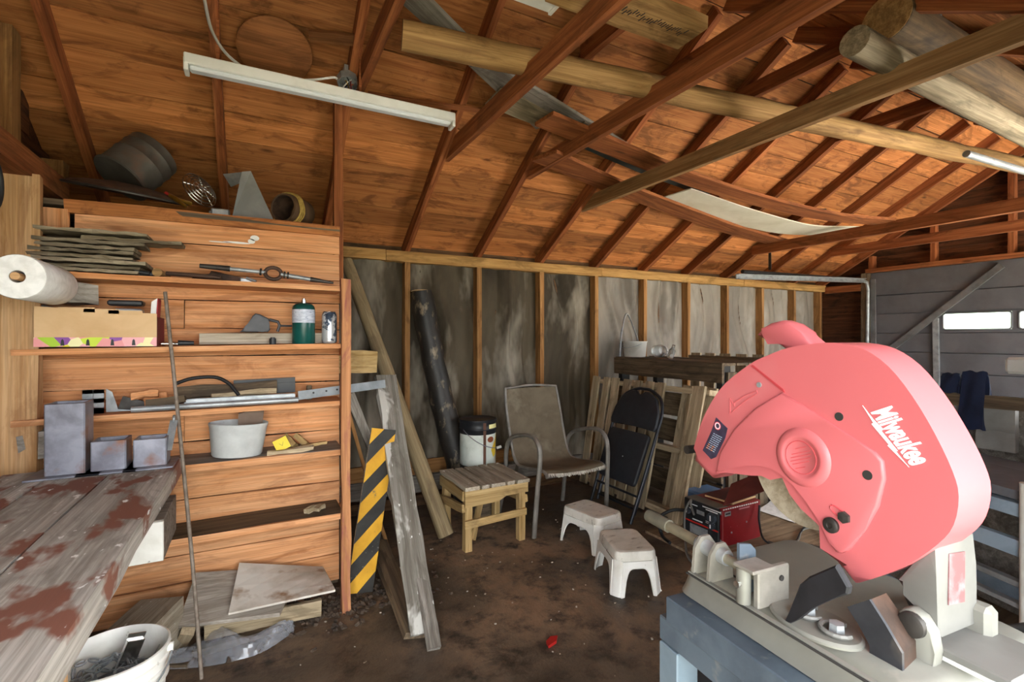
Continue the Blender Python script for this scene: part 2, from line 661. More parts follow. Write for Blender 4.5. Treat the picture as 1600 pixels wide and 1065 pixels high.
lumber('ridge_board', (X0 + 0.02, YR, zroof(YR) + 0.098), (X1 - 0.02, YR, zroof(YR) + 0.098), 0.10, 0.03, M_['roof'], ceil, (0, 0, 1), cuts=6)


def tie(x, z, y0, y1, m, w=0.038, h=0.095, side=-1):
    xx = x + side * 0.04
    lumber('collar_tie', (xx, y0, z + h / 2), (xx, y1, z + h / 2), w, h, m, ceil, (0, 0, 1), cuts=4)


tie(0.456, 2.60, 2.78, 0.90, M_['tie'], side=1)
tie(1.066, 2.452, 3.0, 0.75, M_['tie'], side=1)
tie(1.676, 2.435, 3.02, 0.70, M_['tie'], side=1)
tie(2.286, 2.325, 3.22, 0.40, M_['tie2'], side=1)
tie(4.726, 2.190, 3.42, 0.25, M_['rafter'], side=-1)
tie(5.336, 2.300, 3.2, 0.45, M_['rafter'], side=-1)
tie(5.946, 2.250, 3.3, 0.4, M_['rafter'], side=-1)
for x in (1.676, 2.286, 2.896, 3.506, 4.116):
    tie(x, 2.86, 2.25, 1.45, M_['rafter'], side=-1)

# ---- back wall
wb = B().box(((X0 + X1) / 2, YB + 0.115, 1.04), (X1 - X0 - 0.16, 0.03, 2.08)).done('wall_back', M_['base'])
tag(wb, 'long stud wall lined with wrinkled dark tar paper', kind='structure')
SX = [x for x in RX if XL < x < XR - 0.3] + [XR - 0.1]
for x in SX:
    lumber('stud', (x, YB + 0.045, 0.08), (x, YB + 0.045, 1.905), 0.040, 0.088, M_['stud'], wb, (0, -1, 0))
pj = [XL, 0.9, 2.95, 5.0, XR]
for a, c in zip(pj[:-1], pj[1:]):
    lumber('top_plate', (a, YB + 0.045, 1.948), (c - 0.004, YB + 0.045, 1.948 + random.uniform(-.004, .004)), 0.092, 0.082, M_['plate'], wb, (0, 0, 1), jit=0.003, cuts=6)
lumber('sole_plate', (XL, YB + 0.045, 0.04), (XR, YB + 0.045, 0.04), 0.09, 0.08, M_['base'], wb, (0, 0, 1), cuts=6)
lumber('base_board', (0.5, YB + 0.04, 0.29), (2.26, YB + 0.04, 0.30), 0.11, 0.03, M_['stud'], wb, (0, -1, 0))
lumber('base_board', (0.5, YB + 0.05, 0.16), (3.4, YB + 0.05, 0.15), 0.13, 0.03, M_['grey'], wb, (0, -1, 0))
for i, (a, c) in enumerate(zip(SX[:-1], SX[1:])):
    ph = random.uniform(0, 6)

    def paper_pt(u, v, a=a, c=c, ph=ph, i=i):
        x = a + 0.018 + (c - a - 0.036) * u
        z = 0.09 + 1.82 * v
        e = math.sin(math.pi * u) ** 0.6
        g = u + 0.10 * math.sin(v * 5 + ph) + 0.05 * math.sin(v * 11 + 2 * ph)
        wr = 1.5 * (0.026 * abs(math.sin(g * 6.0 + ph)) ** 0.7 + 0.016 * abs(math.sin(g * 13 + 3 * v + ph * 2)) + 0.009 * math.sin(v * 15 + u * 5 + ph) - 0.02) - 0.006 + 0.040 * math.exp(-((g - 0.84 - 0.04 * math.sin(ph)) / 0.035) ** 2) + 0.028 * math.exp(-((g - 0.42 - 0.15 * math.sin(2 * ph)) / 0.03) ** 2)
        return V((x, YB + 0.085 - 0.020 * e - wr * e, z))
    B().grid(paper_pt, 36, 30).done('tar_paper', M_['tar'] if a < 2.6 else M_['tarlit'], wb, smooth=180)

# ---- left gable wall
wl = B().box((XL - 0.125, (YB + YF) / 2 + 0.05, 1.55), (0.03, YB - YF + 0.3, 3.1)).done('wall_left', M_['gable'])
tag(wl, 'left end wall of dark boards behind studs', kind='structure')
for k in range(16):
    z = 0.10 + 0.19 * k
    half = (YB - YF) / 2 if z < 2.0 else max(0.05, (3.15 - z) / TAN)
    lumber('plank', (XL - 0.10, YR - min(half, 1.9), z), (XL - 0.10, YR + min(half, 1.9), z), 0.186, 0.018, M_['gable'], wl, (1, 0, 0), cuts=4)
for y in (3.34, 2.73, 2.12, 1.51):
    lumber('stud', (XL - 0.04, y, 2.04), (XL - 0.04, y, zroof(y) - 0.01), 0.09, 0.089, M_['stud'], wl, (1, 0, 0))
lumber('top_plate', (-0.80, 0.3, 1.985), (-0.80, 2.95, 1.985), 0.10, 0.10, M_['tie'], wl, (0, 0, 1), jit=0.003)
lumber('stud', (-0.785, 2.55, 0.0), (-0.785, 2.55, 1.945), 0.115, 0.06, M_['post'], wl, (0, -1, 0), jit=0.003)
for y in (1.9, 1.25, 0.6):
    lumber('stud', (XL - 0.04, y, 0.0), (XL - 0.04, y, 1.93), 0.04, 0.089, M_['post'], wl, (1, 0, 0))

# ---- front wall (behind the photographer) with its open doorway and window holes
wf = bpy.data.objects.new('wall_front', None)
link(wf)
tag(wf, 'front wall with the open doorway', kind='structure')
DW0, DW1, WN0, WN1 = -0.85, 1.20, 3.30, 6.30
for (xa, xb, za, zb) in ((XL - 0.1, DW0, 0, 2.08), (DW1, WN0, 0, 2.08), (WN1, XR + 0.1, 0, 2.08), (DW0, DW1, 2.02, 2.08), (WN0, WN1, 0, 0.45), (WN0, WN1, 1.86, 2.08)):
    B().box(((xa + xb) / 2, YF - 0.09, (za + zb) / 2), (xb - xa, 0.1, zb - za)).done('board_panel', M_['gable'], wf)
portal('daylight doorway', ((DW0 + DW1) / 2, YF - 0.2, 1.0), DW1 - DW0, 2.0, (math.radians(90), 0, math.radians(180)))
portal('daylight window', ((WN0 + WN1) / 2, YF - 0.2, 1.155), WN1 - WN0, 1.41, (math.radians(90), 0, math.radians(180)))

# ---- right end wall with the garage door
wr = bpy.data.objects.new('wall_right', None)
link(wr)
tag(wr, 'end wall above and beside the garage door', kind='structure')
DY0, DY1, DZ = 0.45, 3.25, 2.10
XO = XR + 0.09
for k in range(11):
    z = 0.10 + 0.19 * k
    lumber('plank', (XO + 0.02, DY1 + 0.02, z), (XO + 0.02, YB + 0.1, z), 0.187, 0.02, M_['gable'], wr, (-1, 0, 0), cuts=1)
    lumber('plank', (XO + 0.02, YF - 0.05, z), (XO + 0.02, DY0 - 0.02, z), 0.187, 0.02, M_['gable'], wr, (-1, 0, 0), cuts=1)
for k in range(6):
    z = 2.20 + 0.19 * k
    half = min(2.0, (3.22 - z + 0.1) / TAN)
    lumber('plank', (XO + 0.02, YR - half, z), (XO + 0.02, YR + half, z), 0.187, 0.02, M_['gable'], wr, (-1, 0, 0), cuts=4)
B().box((XO + 0.05, YR, 2.66), (0.02, 3.9, 1.2)).done('siding', M_['gable'], wr)
B().box((XO + 0.05, (DY1 + YB) / 2 + 0.13, 1.05), (0.02, YB - DY1 + 0.26, 2.1)).done('siding', M_['gable'], wr)
B().box((XO + 0.05, (YF + DY0) / 2, 1.05), (0.02, DY0 - YF, 2.1)).done('siding', M_['gable'], wr)
for y in (3.23, 2.62, 1.99, 1.38, 0.77):
    lumber('stud', (XR + 0.04, y, 2.14), (XR + 0.04, y, zroof(y) + 0.0), 0.045, 0.088, M_['rafter'], wr, (-1, 0, 0))
lumber('header', (XR + 0.03, DY0 - 0.1, 2.125), (XR + 0.03, DY1 + 0.03, 2.125), 0.05, 0.10, M_['tie'], wr, (1, 0, 0))
lumber('door_jamb', (XR + 0.03, DY1 + 0.045, 0), (XR + 0.03, DY1 + 0.045, 2.1), 0.07, 0.09, M_['darkwood'], wr, (-1, 0, 0))
lumber('block', (XR + 0.02, DY1 + 0.06, 1.93), (XR + 0.02, YB, 1.93), 0.08, 0.07, M_['rafter'], wr, (-1, 0, 0))

door = bpy.data.objects.new('door_1', None)
link(door)
tag(door, 'grey sectional garage door with a row of frosted windows', kind='structure')
XD = XR + 0.06
WY = [P(1582, 500, X=XD).y, P(1474, 500, X=XD).y]
wwid = abs(WY[1] - WY[0])
pitch_w = wwid + (P(1582, 500, X=XD).y - P(1593, 500, X=XD).y)
wins = [(max(WY) - k * pitch_w, max(WY) - k * pitch_w - wwid) for k in range(4)]
zw1, zw0 = P(1530, 487.5, X=XD).z, P(1530, 514.5, X=XD).z
rows = [2.10, P(1600, 446.7, X=XD).z, P(1600, 482.5, X=XD).z, P(1600, 518.6, X=XD).z, P(1600, 553.4, X=XD).z]
ph = rows[3] - rows[4]
while rows[-1] > 0.1:
    rows.append(max(rows[-1] - ph, 0.0))
rows[-1] = 0.0
for k in range(len(rows) - 1):
    zt, zb = rows[k] - 0.003, rows[k + 1] + 0.003
    if zt - zb < 0.02:
        continue
    b = B()
    if zb < zw0 and zt > zw1:
        ys = sorted([DY0, DY1] + [y for w in wins for y in w])
        b.box((XD, (DY0 + DY1) / 2, (zt + zw1) / 2), (0.03, DY1 - DY0, zt - zw1))
        b.box((XD, (DY0 + DY1) / 2, (zb + zw0) / 2), (0.03, DY1 - DY0, zw0 - zb))
        for a, c in zip(ys[0::2], ys[1::2]):
            b.box((XD, (a + c) / 2, (zw0 + zw1) / 2), (0.03, c - a, zw1 - zw0))
    else:
        b.box((XD, (DY0 + DY1) / 2, (zt + zb) / 2), (0.03, DY1 - DY0, zt - zb), bevel=0.004)
        b.box((XD - 0.012, (DY0 + DY1) / 2, zb + 0.006), (0.02, DY1 - DY0, 0.012))
    if not (zb < zw0 and zt > zw1):
        b.box((XD + 0.018, (DY0 + DY1) / 2, (zt + zb) / 2), (0.006, DY1 - DY0, min(zt - zb + 0.03, 2 * (2.1 - (zt + zb) / 2))))
    pn = b.done('panel', M_['door'], door)
    if zb < zw0 and zt > zw1:
        gmat = mat('frosted window', '#e2f0e2', None, rough=0.35, trans=0.9)
        for (ya, yb_) in wins:
            B().box((XD + 0.005, (ya + yb_) / 2, (zw0 + zw1) / 2), (0.006, abs(ya - yb_), zw1 - zw0)).done('pane', gmat, pn)
            b = B()
            pts = []
            r, hw, hh = 0.03, abs(ya - yb_) / 2, (zw1 - zw0) / 2
            for (cy, cz, a0) in ((hw - r, hh - r, 0), (-hw + r, hh - r, 90), (-hw + r, -hh + r, 180), (hw - r, -hh + r, 270)):
                for s in range(5):
                    a = math.radians(a0 + 22.5 * s)
                    pts.append(V((XD - 0.016, (ya + yb_) / 2 + cy + r * math.cos(a), (zw0 + zw1) / 2 + cz + r * math.sin(a))))
            b.tube(pts, 0.009, 8, closed=True)
            b.done('window_frame', M_['door'], pn, smooth=60)
lumber('brace', P(1566, 414, X=XD - 0.04), P(1388, 548, X=XD - 0.04), 0.06, 0.03, M_['doorrib'], door, (1, 0, 0), jit=0)
q = P(1462, 497, X=XD - 0.035)
lumber('strut', q, V((q.x, q.y - 0.02, 0.05)), 0.05, 0.03, M_['galv'], door, (1, 0, 0), jit=0)
q = P(1362, 470, X=XD - 0.03)
lumber('strut', V((q.x, DY1 - 0.03, 2.02)), V((q.x, DY1 - 0.05, 0.05)), 0.05, 0.02, M_['doorrib'], door, (1, 0, 0), jit=0)

# door track
t = thing('door_track', 'black and silver steel garage door track under the rafters', 'door track', (XR - 0.02, DY1 + 0.01, 0))
a, c = P(1150, 432, Y=DY1), V((XR - 0.12, DY1, 2.0))
b = B()
b.bar(a, c, 0.012, 0.05).bar(a + V((0, -0.02, 0.022)), c + V((0, -0.02, 0.022)), 0.03, 0.006).bar(a + V((0, -0.02, -0.022)), c + V((0, -0.02, -0.022)), 0.03, 0.006)
b.done('rail', M_['galv'], t)
B().tube([c, c + V((0.07, 0, -0.02)), c + V((0.1, 0, -0.1)), V((XR - 0.02, DY1 + 0.02, 0.0))], 0.02, 8).done('vertical_rail', M_['galv'], t, smooth=60)
B().cyl(P(1160, 424, Y=DY1 + 0.05), P(1330, 436, Y=DY1 + 0.05), 0.02).done('spring', M_['black'], t, smooth=60)
hx = a.x + 0.55
B().bar((hx, DY1 + 0.02, 2.02), (hx, DY1 + 0.02, zroof(DY1) + 0.05), 0.03, 0.006, (1, 0, 0)).done('hanger', M_['darksteel'], t)
hedge = B()
for k in range(26):
    hedge.box((14 + random.random() * 2, -8 + k * 0.7, 0.6 + random.random() * 0.8), (1.5, 1.0, 2.2), Matrix.Rotation(random.random(), 4, 'Z'), 0.3, 2)
tag(hedge.done('hedge', mat('leaves', '#7a9a54', '#567a38', 3, 0.9), smooth=60), 'green hedge beyond the garage door windows', 'hedge', kind='stuff')

# ================================================================== SHELVES
YSF, YSB = 2.50, 2.72
SXL, SXR = -0.80, 0.405
sh = thing('wall_shelving', 'built in wooden wall shelving with five shelves and a red stained post', 'shelving', (0, YSB, 0))
z = 1.885
k = 0
while z > 0.15:
    w = (0.128, 0.140, 0.122, 0.134)[k % 4]
    if k in (3, 7):
        lumber('plank', (SXL, YSB + 0.012, z - w / 2), (-0.28, YSB + 0.012, z - w / 2), w - 0.004, 0.02, M_['shelf'], sh, (0, -1, 0))
        lumber('plank', (-0.277, YSB + 0.012, z - w / 2), (SXR, YSB + 0.012, z - w / 2), w - 0.004, 0.02, M_['shelf'], sh, (0, -1, 0))
    else:
        x0 = SXL + (0.13 if k in (0, 1) else 0.0)
        lumber('plank', (x0, YSB + 0.012, z - w / 2), (SXR, YSB + 0.012 + random.uniform(-.002, .003), z - w / 2), w - random.uniform(0.003, 0.006), 0.02, M_['shelf'], sh, (0, -1, 0))
    z -= w
    k += 1
b = B()
for (xa, za, rx, rz) in ((398, 372, 0.020, 0.014), (393, 377, 0.016, 0.012), (370, 379, 0.06, 0.005), (345, 378, 0.05, 0.003)):
    q = P(xa, za, Y=YSB)
    b.prism([(q.x + rx * math.cos(k * math.pi / 6), q.z + rz * math.sin(k * math.pi / 6)) for k in range(12)], -YSB + 0.0005, -YSB + 0.002, Matrix.Rotation(math.radians(90), 4, 'X'))
b.done('paint_smear', M_['white'], sh, label='white paint smear')
lumber('ledge_edge', (-0.70, YSB - 0.004, 1.876), (SXR, YSB - 0.004, 1.876), 0.055, 0.03, M_['roof'], sh, (0, -1, 0))
lumber('end_board', (-0.745, YSB - 0.012, 1.64), (-0.745, YSB - 0.012, 1.86), 0.12, 0.02, M_['shelf'], sh, (0, -1, 0))
for j in range(5):
    lumber('ledge_board', (SXL, YSB + 0.075 + 0.19 * j, 1.886), (SXR, YSB + 0.075 + 0.19 * j, 1.886), 0.185, 0.022, M_['darkwood'], sh)
SHZ = [(1.566, 1.556), (1.262, 1.280), (0.995, 1.003), (0.765, 0.768), (0.455, 0.459)]
mats = [M_['shelf'], M_['shelf'], M_['shelf'], M_['grey'], M_['darkwood']]
for (za, zc), m in zip(SHZ, mats):
    lumber('shelf_board', (SXL, (YSF + YSB) / 2, za), (SXR - 0.015, (YSF + YSB) / 2, zc), YSB - YSF, 0.022, m, sh, cuts=6)
    lumber('cleat', (SXR + 0.012, YSF + 0.03, zc - 0.034), (SXR + 0.012, YSB + 0.02, zc - 0.034), 0.045, 0.02, M_['shelf'], sh, (1, 0, 0), cuts=1)
for za, zc in SHZ[3:]:
    lumber('shelf_lip', (SXL, YSF + 0.002, za - 0.004), (SXR - 0.015, YSF + 0.002, zc - 0.004), 0.03, 0.012, M_['shelf'], sh, (0, -1, 0))
redpost = wood('red stained post wood', '#c98f62', '#a06a42', '#8a4a4c', 0.55, knots=False, vary=0.02)
lumber('post', (SXR - 0.008, YSF - 0.025, 0.0), (SXR - 0.008, YSF - 0.025, 1.60), 0.040, 0.05, redpost, sh, (0, -1, 0), cuts=8, jit=0.002)
lumber('post', (SXR + 0.0, YSB + 0.05, 1.55), (SXR + 0.0, YSB + 0.05, 2.60), 0.045, 0.05, M_['tie'], sh, (0, -1, 0))
lumber('corner_block', (-0.74, 2.56, 1.50), (-0.60, 2.66, 1.50), 0.10, 0.085, M_['grey'], sh, (0, 0, 1), jit=0.006, label='rough grey wooden block')
lumber('corner_block', (-0.80, 2.56, 0.90), (-0.64, 2.62, 0.905), 0.09, 0.10, M_['grey'], sh, (0, 0, 1), jit=0.006, label='rough grey wooden block')


def stop(i, x):
    """top of shelf i at x"""
    za, zc = SHZ[i]
    return za + (zc - za) * (x - SXL) / (SXR - SXL) + 0.0125


def SX_(px, Y=2.6):
    return P(px, 527, Y=Y).x


# ---- stack of cedar shakes
zz = stop(0, -0.6)
where = ['lowest of the stack', 'second from the bottom', 'third from the bottom', 'fourth from the bottom', 'fifth from the bottom', 'fourth from the top', 'third from the top', 'second from the top', 'topmost of the stack']
for i in range(9):
    x0, x1 = -0.755 + random.uniform(-.01, .02), -0.405 + random.uniform(-.035, .03)
    if i == 7:
        x0, x1 = -0.60, -0.27
    zi_ = zz + 0.009 + 0.0196 * i
    o = lumber('cedar_shake', (x0, 2.595 + random.uniform(-.01, .01), zi_ + random.uniform(-.002, .002)), (x1, 2.595, zi_ + random.uniform(-.002, .002)), 0.16, 0.013, M_['shake'], None, (0, random.uniform(-.05, .05), 1), cuts=9, jit=0.0028)
    tag(o, 'weathered grey cedar shake on top shelf, ' + where[i], 'shake', 'stack of cedar shakes')

# ---- top shelf metal pieces
b = B()
p = P(248, 428, Y=2.56)
z0 = stop(0, p.x)
o = B().cyl((p.x, 2.52, z0 + 0.018), (p.x + 0.01, 2.68, z0 + 0.018), 0.018, n=16).done('round_stick', M_['log'], None, M=Matrix.Translation((p.x, 2.6, z0)), smooth=50)
tag(o, 'short round wooden stick end beside the cedar shakes', 'stick')
xa, xb = SX_(258, 2.55), SX_(345, 2.55)
o = B().tube([(xa, 2.58, z0 + 0.022), ((xa + xb) / 2, 2.56, z0 + 0.018), (xb, 2.54, z0 + 0.010)], 0.009, 8).done('rusty_bar', M_['rust'], None, M=Matrix.Translation((xa, 2.57, z0)), smooth=50)
tag(o, 'rusty brown iron bar lying on the top shelf', 'bar')
xa = SX_(226, 2.55)
o = B().box((xa, 2.57, z0 + 0.012), (0.07, 0.05, 0.022), Matrix.Identity(4), 0.006).cyl((xa - 0.03, 2.53, z0 + 0.02), (xa + 0.02, 2.53, z0 + 0.012), 0.008).done('black_fitting', M_['black'], None, M=Matrix.Translation((xa, 2.57, z0)))
tag(o, 'small black fitting between shakes and round stick', 'fitting')
t = thing('strap_hinge', 'dark folded strap hinge behind the long axle on the top shelf', 'hinge', (SX_(345), 2.66, z0))
xa = SX_(318, 2.67)
B().prism([(xa, z0), (xa + 0.03, z0 + 0.055), (xa + 0.16, z0 + 0.03), (xa + 0.16, z0)], -2.69, -2.675, Matrix.Rotation(math.radians(90), 4, 'X')).done('leaf', M_['rust'], t)
B().prism([(xa - 0.06, z0), (xa - 0.03, z0 + 0.03), (xa + 0.03, z0 + 0.04), (xa + 0.05, z0)], -2.67, -2.66, Matrix.Rotation(math.radians(90), 4, 'X')).done('leaf', M_['rust'], t)
# long axle with ring
t = thing('die_stock', 'long steel double handled die stock with a round centre ring on the top shelf', 'tool', (SX_(425, 2.53), 2.53, stop(0, 0.1)))
pa, pm, pb = P(312, 415, Y=2.55), P(427, 427, Y=2.53), P(521, 442, Y=2.51)
pb.z = max(pb.z, stop(0, pb.x) + 0.006)
d = (pb - pa).normalized()
u1, u2 = pm - d * 0.032, pm + d * 0.032
B().tube([pa, pa + (u1 - pa) * 0.45], [0.010, 0.013], 10).done('handle', M_['darksteel'], t, smooth=50)
B().tube([pa + (u1 - pa) * 0.45, u1], 0.009, 10).done('shaft', M_['galv'], t, smooth=50)
B().tube([u2, u2 + (pb - u2) * 0.55], 0.010, 10).done('shaft', M_['galv'], t, smooth=50)
B().tube([u2 + (pb - u2) * 0.55, pb], [0.012, 0.008, 0.005], 10).done('handle', M_['darksteel'], t, smooth=50)
fr = frame(d, (0, -1, 0.2), pm)
B().tube([fr @ V((0.034 * math.cos(a), 0.028 * math.sin(a), 0)) for a in [2 * math.pi * i / 20 for i in range(20)]], 0.009, 8, closed=True).done('ring', M_['rust'], t, smooth=60)
for q in (u1 - d * 0.02, u2 + d * 0.015, u2 + d * 0.03):
    B().cyl(q - d * 0.004, q + d * 0.004, 0.016).done('collar', M_['darksteel'], t, smooth=50)
o = B().box((SX_(385), 2.58, stop(0, 0.0) + 0.01), (0.05, 0.04, 0.02), None, 0.004).cyl((SX_(385), 2.56, stop(0, 0) + 0.02), (SX_(400), 2.55, stop(0, 0) + 0.006), 0.006).done('metal_clip', M_['galv'], None, M=Matrix.Translation((SX_(385), 2.58, stop(0, 0))))
tag(o, 'small pale metal clip under the long die stock', 'clip')

# ---- second shelf
bx = thing('cardboard_box', 'open tan cardboard box with a colourful printed lower edge on second shelf', 'box', (-0.6, 2.55, 1.266))
pl, pr = P(53, 552, Y=2.475), P(245, 552, Y=2.475)
xl, xr, zb = pl.x, pr.x, 1.2845
ztl, ztr = P(53, 478, Y=2.475).z, P(245, 490, Y=2.475).z
B().prism([(xl, zb + 0.036), (xr, zb + 0.036), (xr, ztr), (xl, ztl)], -2.480, -2.475, Matrix.Rotation(math.radians(90), 4, 'X')).done('front_flap', M_['card'], bx)


def print_mat():
    m, nt, bs = _new('colourful printed card')
    vec, _r = _coords(nt, False)
    vo = nt.nodes.new('ShaderNodeTexVoronoi')
    vo.inputs['Scale'].default_value = 22
    nt.links.new(vec, vo.inputs['Vector'])
    sp = nt.nodes.new('ShaderNodeSeparateColor')
    nt.links.new(vo.outputs['Color'], sp.inputs[0])
    r = nt.nodes.new('ShaderNodeValToRGB')
    r.color_ramp.interpolation = 'CONSTANT'
    el = r.color_ramp.elements
    cols = ['#e4d63a', '#a8c832', '#f0b0b4', '#8a4f9a', '#e89a9a', '#c8dc40', '#f0e8b0']
    while len(el) < len(cols):
        el.new(0.5)
    for i, c in enumerate(cols):
        el[i].position = i / len(cols)
        el[i].color = hexc(c)
    nt.links.new(sp.outputs[0], r.inputs['Fac'])
    nt.links.new(r.outputs['Color'], bs.inputs['Base Color'])
    bs.inputs['Roughness'].default_value = 0.6
    return m


B().box(((xl + xr) / 2, 2.474, zb + 0.018), (xr - xl, 0.008, 0.036)).done('printed_edge', print_mat(), bx, label='yellow, green and purple printed strip')
B().box(((xl + xr) / 2, 2.575, zb + 0.003), (xr - xl, 0.2, 0.005)).done('base', M_['card'], bx)
B().box(((xl + xr) / 2, 2.672, zb + 0.05), (xr - xl, 0.005, 0.1)).done('back', M_['card'], bx)
B().box((xr - 0.002, 2.575, zb + 0.06), (0.004, 0.19, 0.12)).done('side', mat('dark red card', '#7c2c30', '#6a2428', 8, 0.8), bx)
B().box((xl + 0.002, 2.575, zb + 0.05), (0.004, 0.19, 0.1)).done('side', M_['card'], bx)
for f in (0.22, 0.42, 0.62, 0.80):
    q = V((xl + (xr - xl) * f, 2.469, zb + 0.020))
    B().prism([(q.x - 0.006, q.z - 0.016), (q.x + 0.006, q.z - 0.016), (q.x + 0.004, q.z + 0.004), (q.x, q.z + 0.010), (q.x - 0.004, q.z + 0.004)], -2.4695, -2.469, Matrix.Rotation(math.radians(90), 4, 'X')).done('slot', M_['black'], bx)
for f in (0.17, 0.37, 0.57):
    q = V((xl + (xr - xl) * f, 2.474, ztl - (ztl - ztr) * f - 0.007))
    B().box((q.x + 0.06, q.y, q.z), (0.11, 0.004, 0.018)).done('tab', M_['card'], bx)
zi = zb + 0.008
t = thing('handheld_radio', 'flat black device lying on top in the cardboard box', 'device', (SX_(203), 2.58, zi))
pc = P(203, 475, Y=2.58)
B().box((pc.x, 2.58, (pc.z + zi - 0.03) / 2), (0.09, 0.07, pc.z - zi - 0.01), None, 0.005).done('carton', M_['galv'], t)
B().box((pc.x - 0.01, 2.575, pc.z + 0.003), (0.12, 0.06, 0.022), Matrix.Identity(4), 0.006).done('body', M_['black'], t)
t = thing('folded_leaflet', 'white and red folded leaflet standing at right end of cardboard box', 'leaflet', (xr - 0.02, 2.5, zi))
B().prism([(xr - 0.030, zi), (xr - 0.012, zi), (xr + 0.000, zi + 0.19), (xr - 0.020, zi + 0.175)], -2.55, -2.49, Matrix.Rotation(math.radians(90), 4, 'X')).done('sheet', M_['paper'], t)
B().prism([(xr - 0.011, zi), (xr - 0.007, zi), (xr + 0.004, zi + 0.185), (xr + 0.001, zi + 0.19)], -2.56, -2.485, Matrix.Rotation(math.radians(90), 4, 'X')).done('cover', mat('red card', '#a03038', None, rough=0.7), t)
o = B().box((SX_(150), 2.60, zi + 0.035), (0.16, 0.08, 0.07), Matrix.Identity(4), 0.012).done('black_case', M_['black'], None, M=Matrix.Translation((SX_(150), 2.6, zi)))
tag(o, 'low black case inside the cardboard box', 'case')
o = B().cyl((SX_(70), 2.56, zi + 0.14), (SX_(110), 2.56, zi + 0.12), 0.016).box((SX_(90), 2.57, zi + 0.055), (0.10, 0.06, 0.11)).done('chrome_tube', M_['galv'], None, M=Matrix.Translation((SX_(90), 2.56, zi)))
tag(o, 'shiny metal tube in the left end of the cardboard box', 'tube')
zs = stop(1, -0.1)
t = thing('screwdriver', 'black and silver screwdriver lying on second shelf beside cardboard box', 'screwdriver', (SX_(275), 2.53, zs))
B().cyl((SX_(252, 2.53), 2.53, zs + 0.009), (SX_(278, 2.53), 2.53, zs + 0.008), 0.008).done('shank', M_['chrome'], t, smooth=50)
B().cyl((SX_(278, 2.53), 2.53, zs + 0.012), (SX_(303, 2.53), 2.535, zs + 0.011), 0.012, 0.009).done('handle', M_['black'], t, smooth=50)
zs = stop(1, 0.15)
o = lumber('board', (SX_(312, 2.63), 2.63, zs + 0.026), (SX_(519, 2.63), 2.63, zs + 0.030), 0.05, 0.04, M_['stooltop'], None, (0, -1, 0))
tag(o, 'pale grey board lying behind the green gas cylinder', 'board')
t = thing('caulking_gun', 'dark grey plastic tool with a loop handle resting on the pale board', 'tool', (SX_(405, 2.63), 2.63, zs + 0.055))
z2 = zs + 0.0565
xa = SX_(374, 2.63)
XZ = Matrix.Rotation(math.radians(90), 4, 'X')
k = 0.00315
gp = mat('dark grey plastic', '#4b4c50', '#3a3b3f', 12, 0.5)
prof = [(0, 0), (8, 6), (13, 12), (17, 24), (21, 28), (27, 27), (40, 20), (38, 14), (41, 4), (38, 0), (30, 2), (24, 0)]
B().prism([(xa + a * k, z2 + c * k) for a, c in prof], -2.66, -2.61, XZ, 0.006).done('body', gp, t)
B().tube([(xa + 40 * k, 2.635, z2 + 19 * k), (xa + 52 * k, 2.635, z2 + 16 * k), (xa + 54 * k, 2.635, z2 + 10 * k), (xa + 51 * k, 2.635, z2 + 1 * k)], 0.007, 8).done('handle', gp, t, smooth=50)
B().tube([(xa + 53 * k, 2.635, z2 + 10 * k), (xa + 70 * k, 2.64, z2 + 10 * k), (xa + 82 * k, 2.645, z2 + 13 * k)], 0.005, 8).done('nozzle', gp, t, smooth=50)
o = B().cyl((SX_(426, 2.55), 2.55, zs), (SX_(426, 2.55), 2.55, zs + 0.027), 0.014).cyl((SX_(426, 2.55), 2.55, zs + 0.027), (SX_(426, 2.55), 2.55, zs + 0.032), 0.010).done('black_socket', M_['black'], None, M=Matrix.Translation((SX_(426, 2.55), 2.55, zs)), smooth=40)
tag(o, 'small black socket standing in front of the pale board', 'socket')
# propane cylinder
px_ = SX_(474.5, 2.55)
zs = stop(1, px_)
t = thing('propane_cylinder', 'green propane cylinder with a white label band on second shelf', 'gas cylinder', (px_, 2.55, zs))
M = Matrix.Translation((px_, 2.55, zs))
green = mat('green enamel', '#14504a', '#104440', 6, 0.3)
R = 0.051
B().lathe([(0, 0), (R - 0.004, 0), (R, 0.004), (R, 0.10)], M, 32).done('lower_body', green, t, smooth=50)
B().lathe([(R, 0.10), (R + 0.0004, 0.1003), (R + 0.0004, 0.163), (R, 0.163)], M, 32).done('label_band', mat('printed white label', '#c9cdd8', '#a7adbd', 40, 0.4, alt2='#5c6480', scale2=60, lo2=0.62, hi2=0.66, stretch=(1, 1, 3)), t, smooth=50, label='white printed label band')
B().lathe([(R, 0.163), (R, 0.168), (R * 0.93, 0.180), (R * 0.72, 0.190), (R * 0.4, 0.194), (0.012, 0.195)], M, 32).done('shoulder', green, t, smooth=60)
B().lathe([(0.012, 0.193), (0.012, 0.207), (0.008, 0.208), (0.008, 0.216), (0, 0.217)], M, 16).done('valve', M_['chrome'], t, smooth=40)
px_ = SX_(514.5, 2.56)
zs = stop(1, px_)
t = thing('drink_can', 'blue grey and silver drink can beside the shelf post', 'can', (px_, 2.56, zs))
M = Matrix.Translation((px_, 2.56, zs))
canm = mat('printed can', '#55657a', '#2e3a4a', 14, 0.3, 0.5, alt2='#d4d8dc', scale2=16, lo2=0.52, hi2=0.56)
B().lathe([(0.026, 0), (0.034, 0.008), (0.035, 0.012), (0.035, 0.138), (0.029, 0.152)], M, 28).done('body', canm, t, smooth=50)
B().lathe([(0.029, 0.152), (0.030, 0.155), (0.028, 0.155), (0.027, 0.151), (0, 0.151)], M, 28).done('lid', M_['chrome'], t, smooth=50)
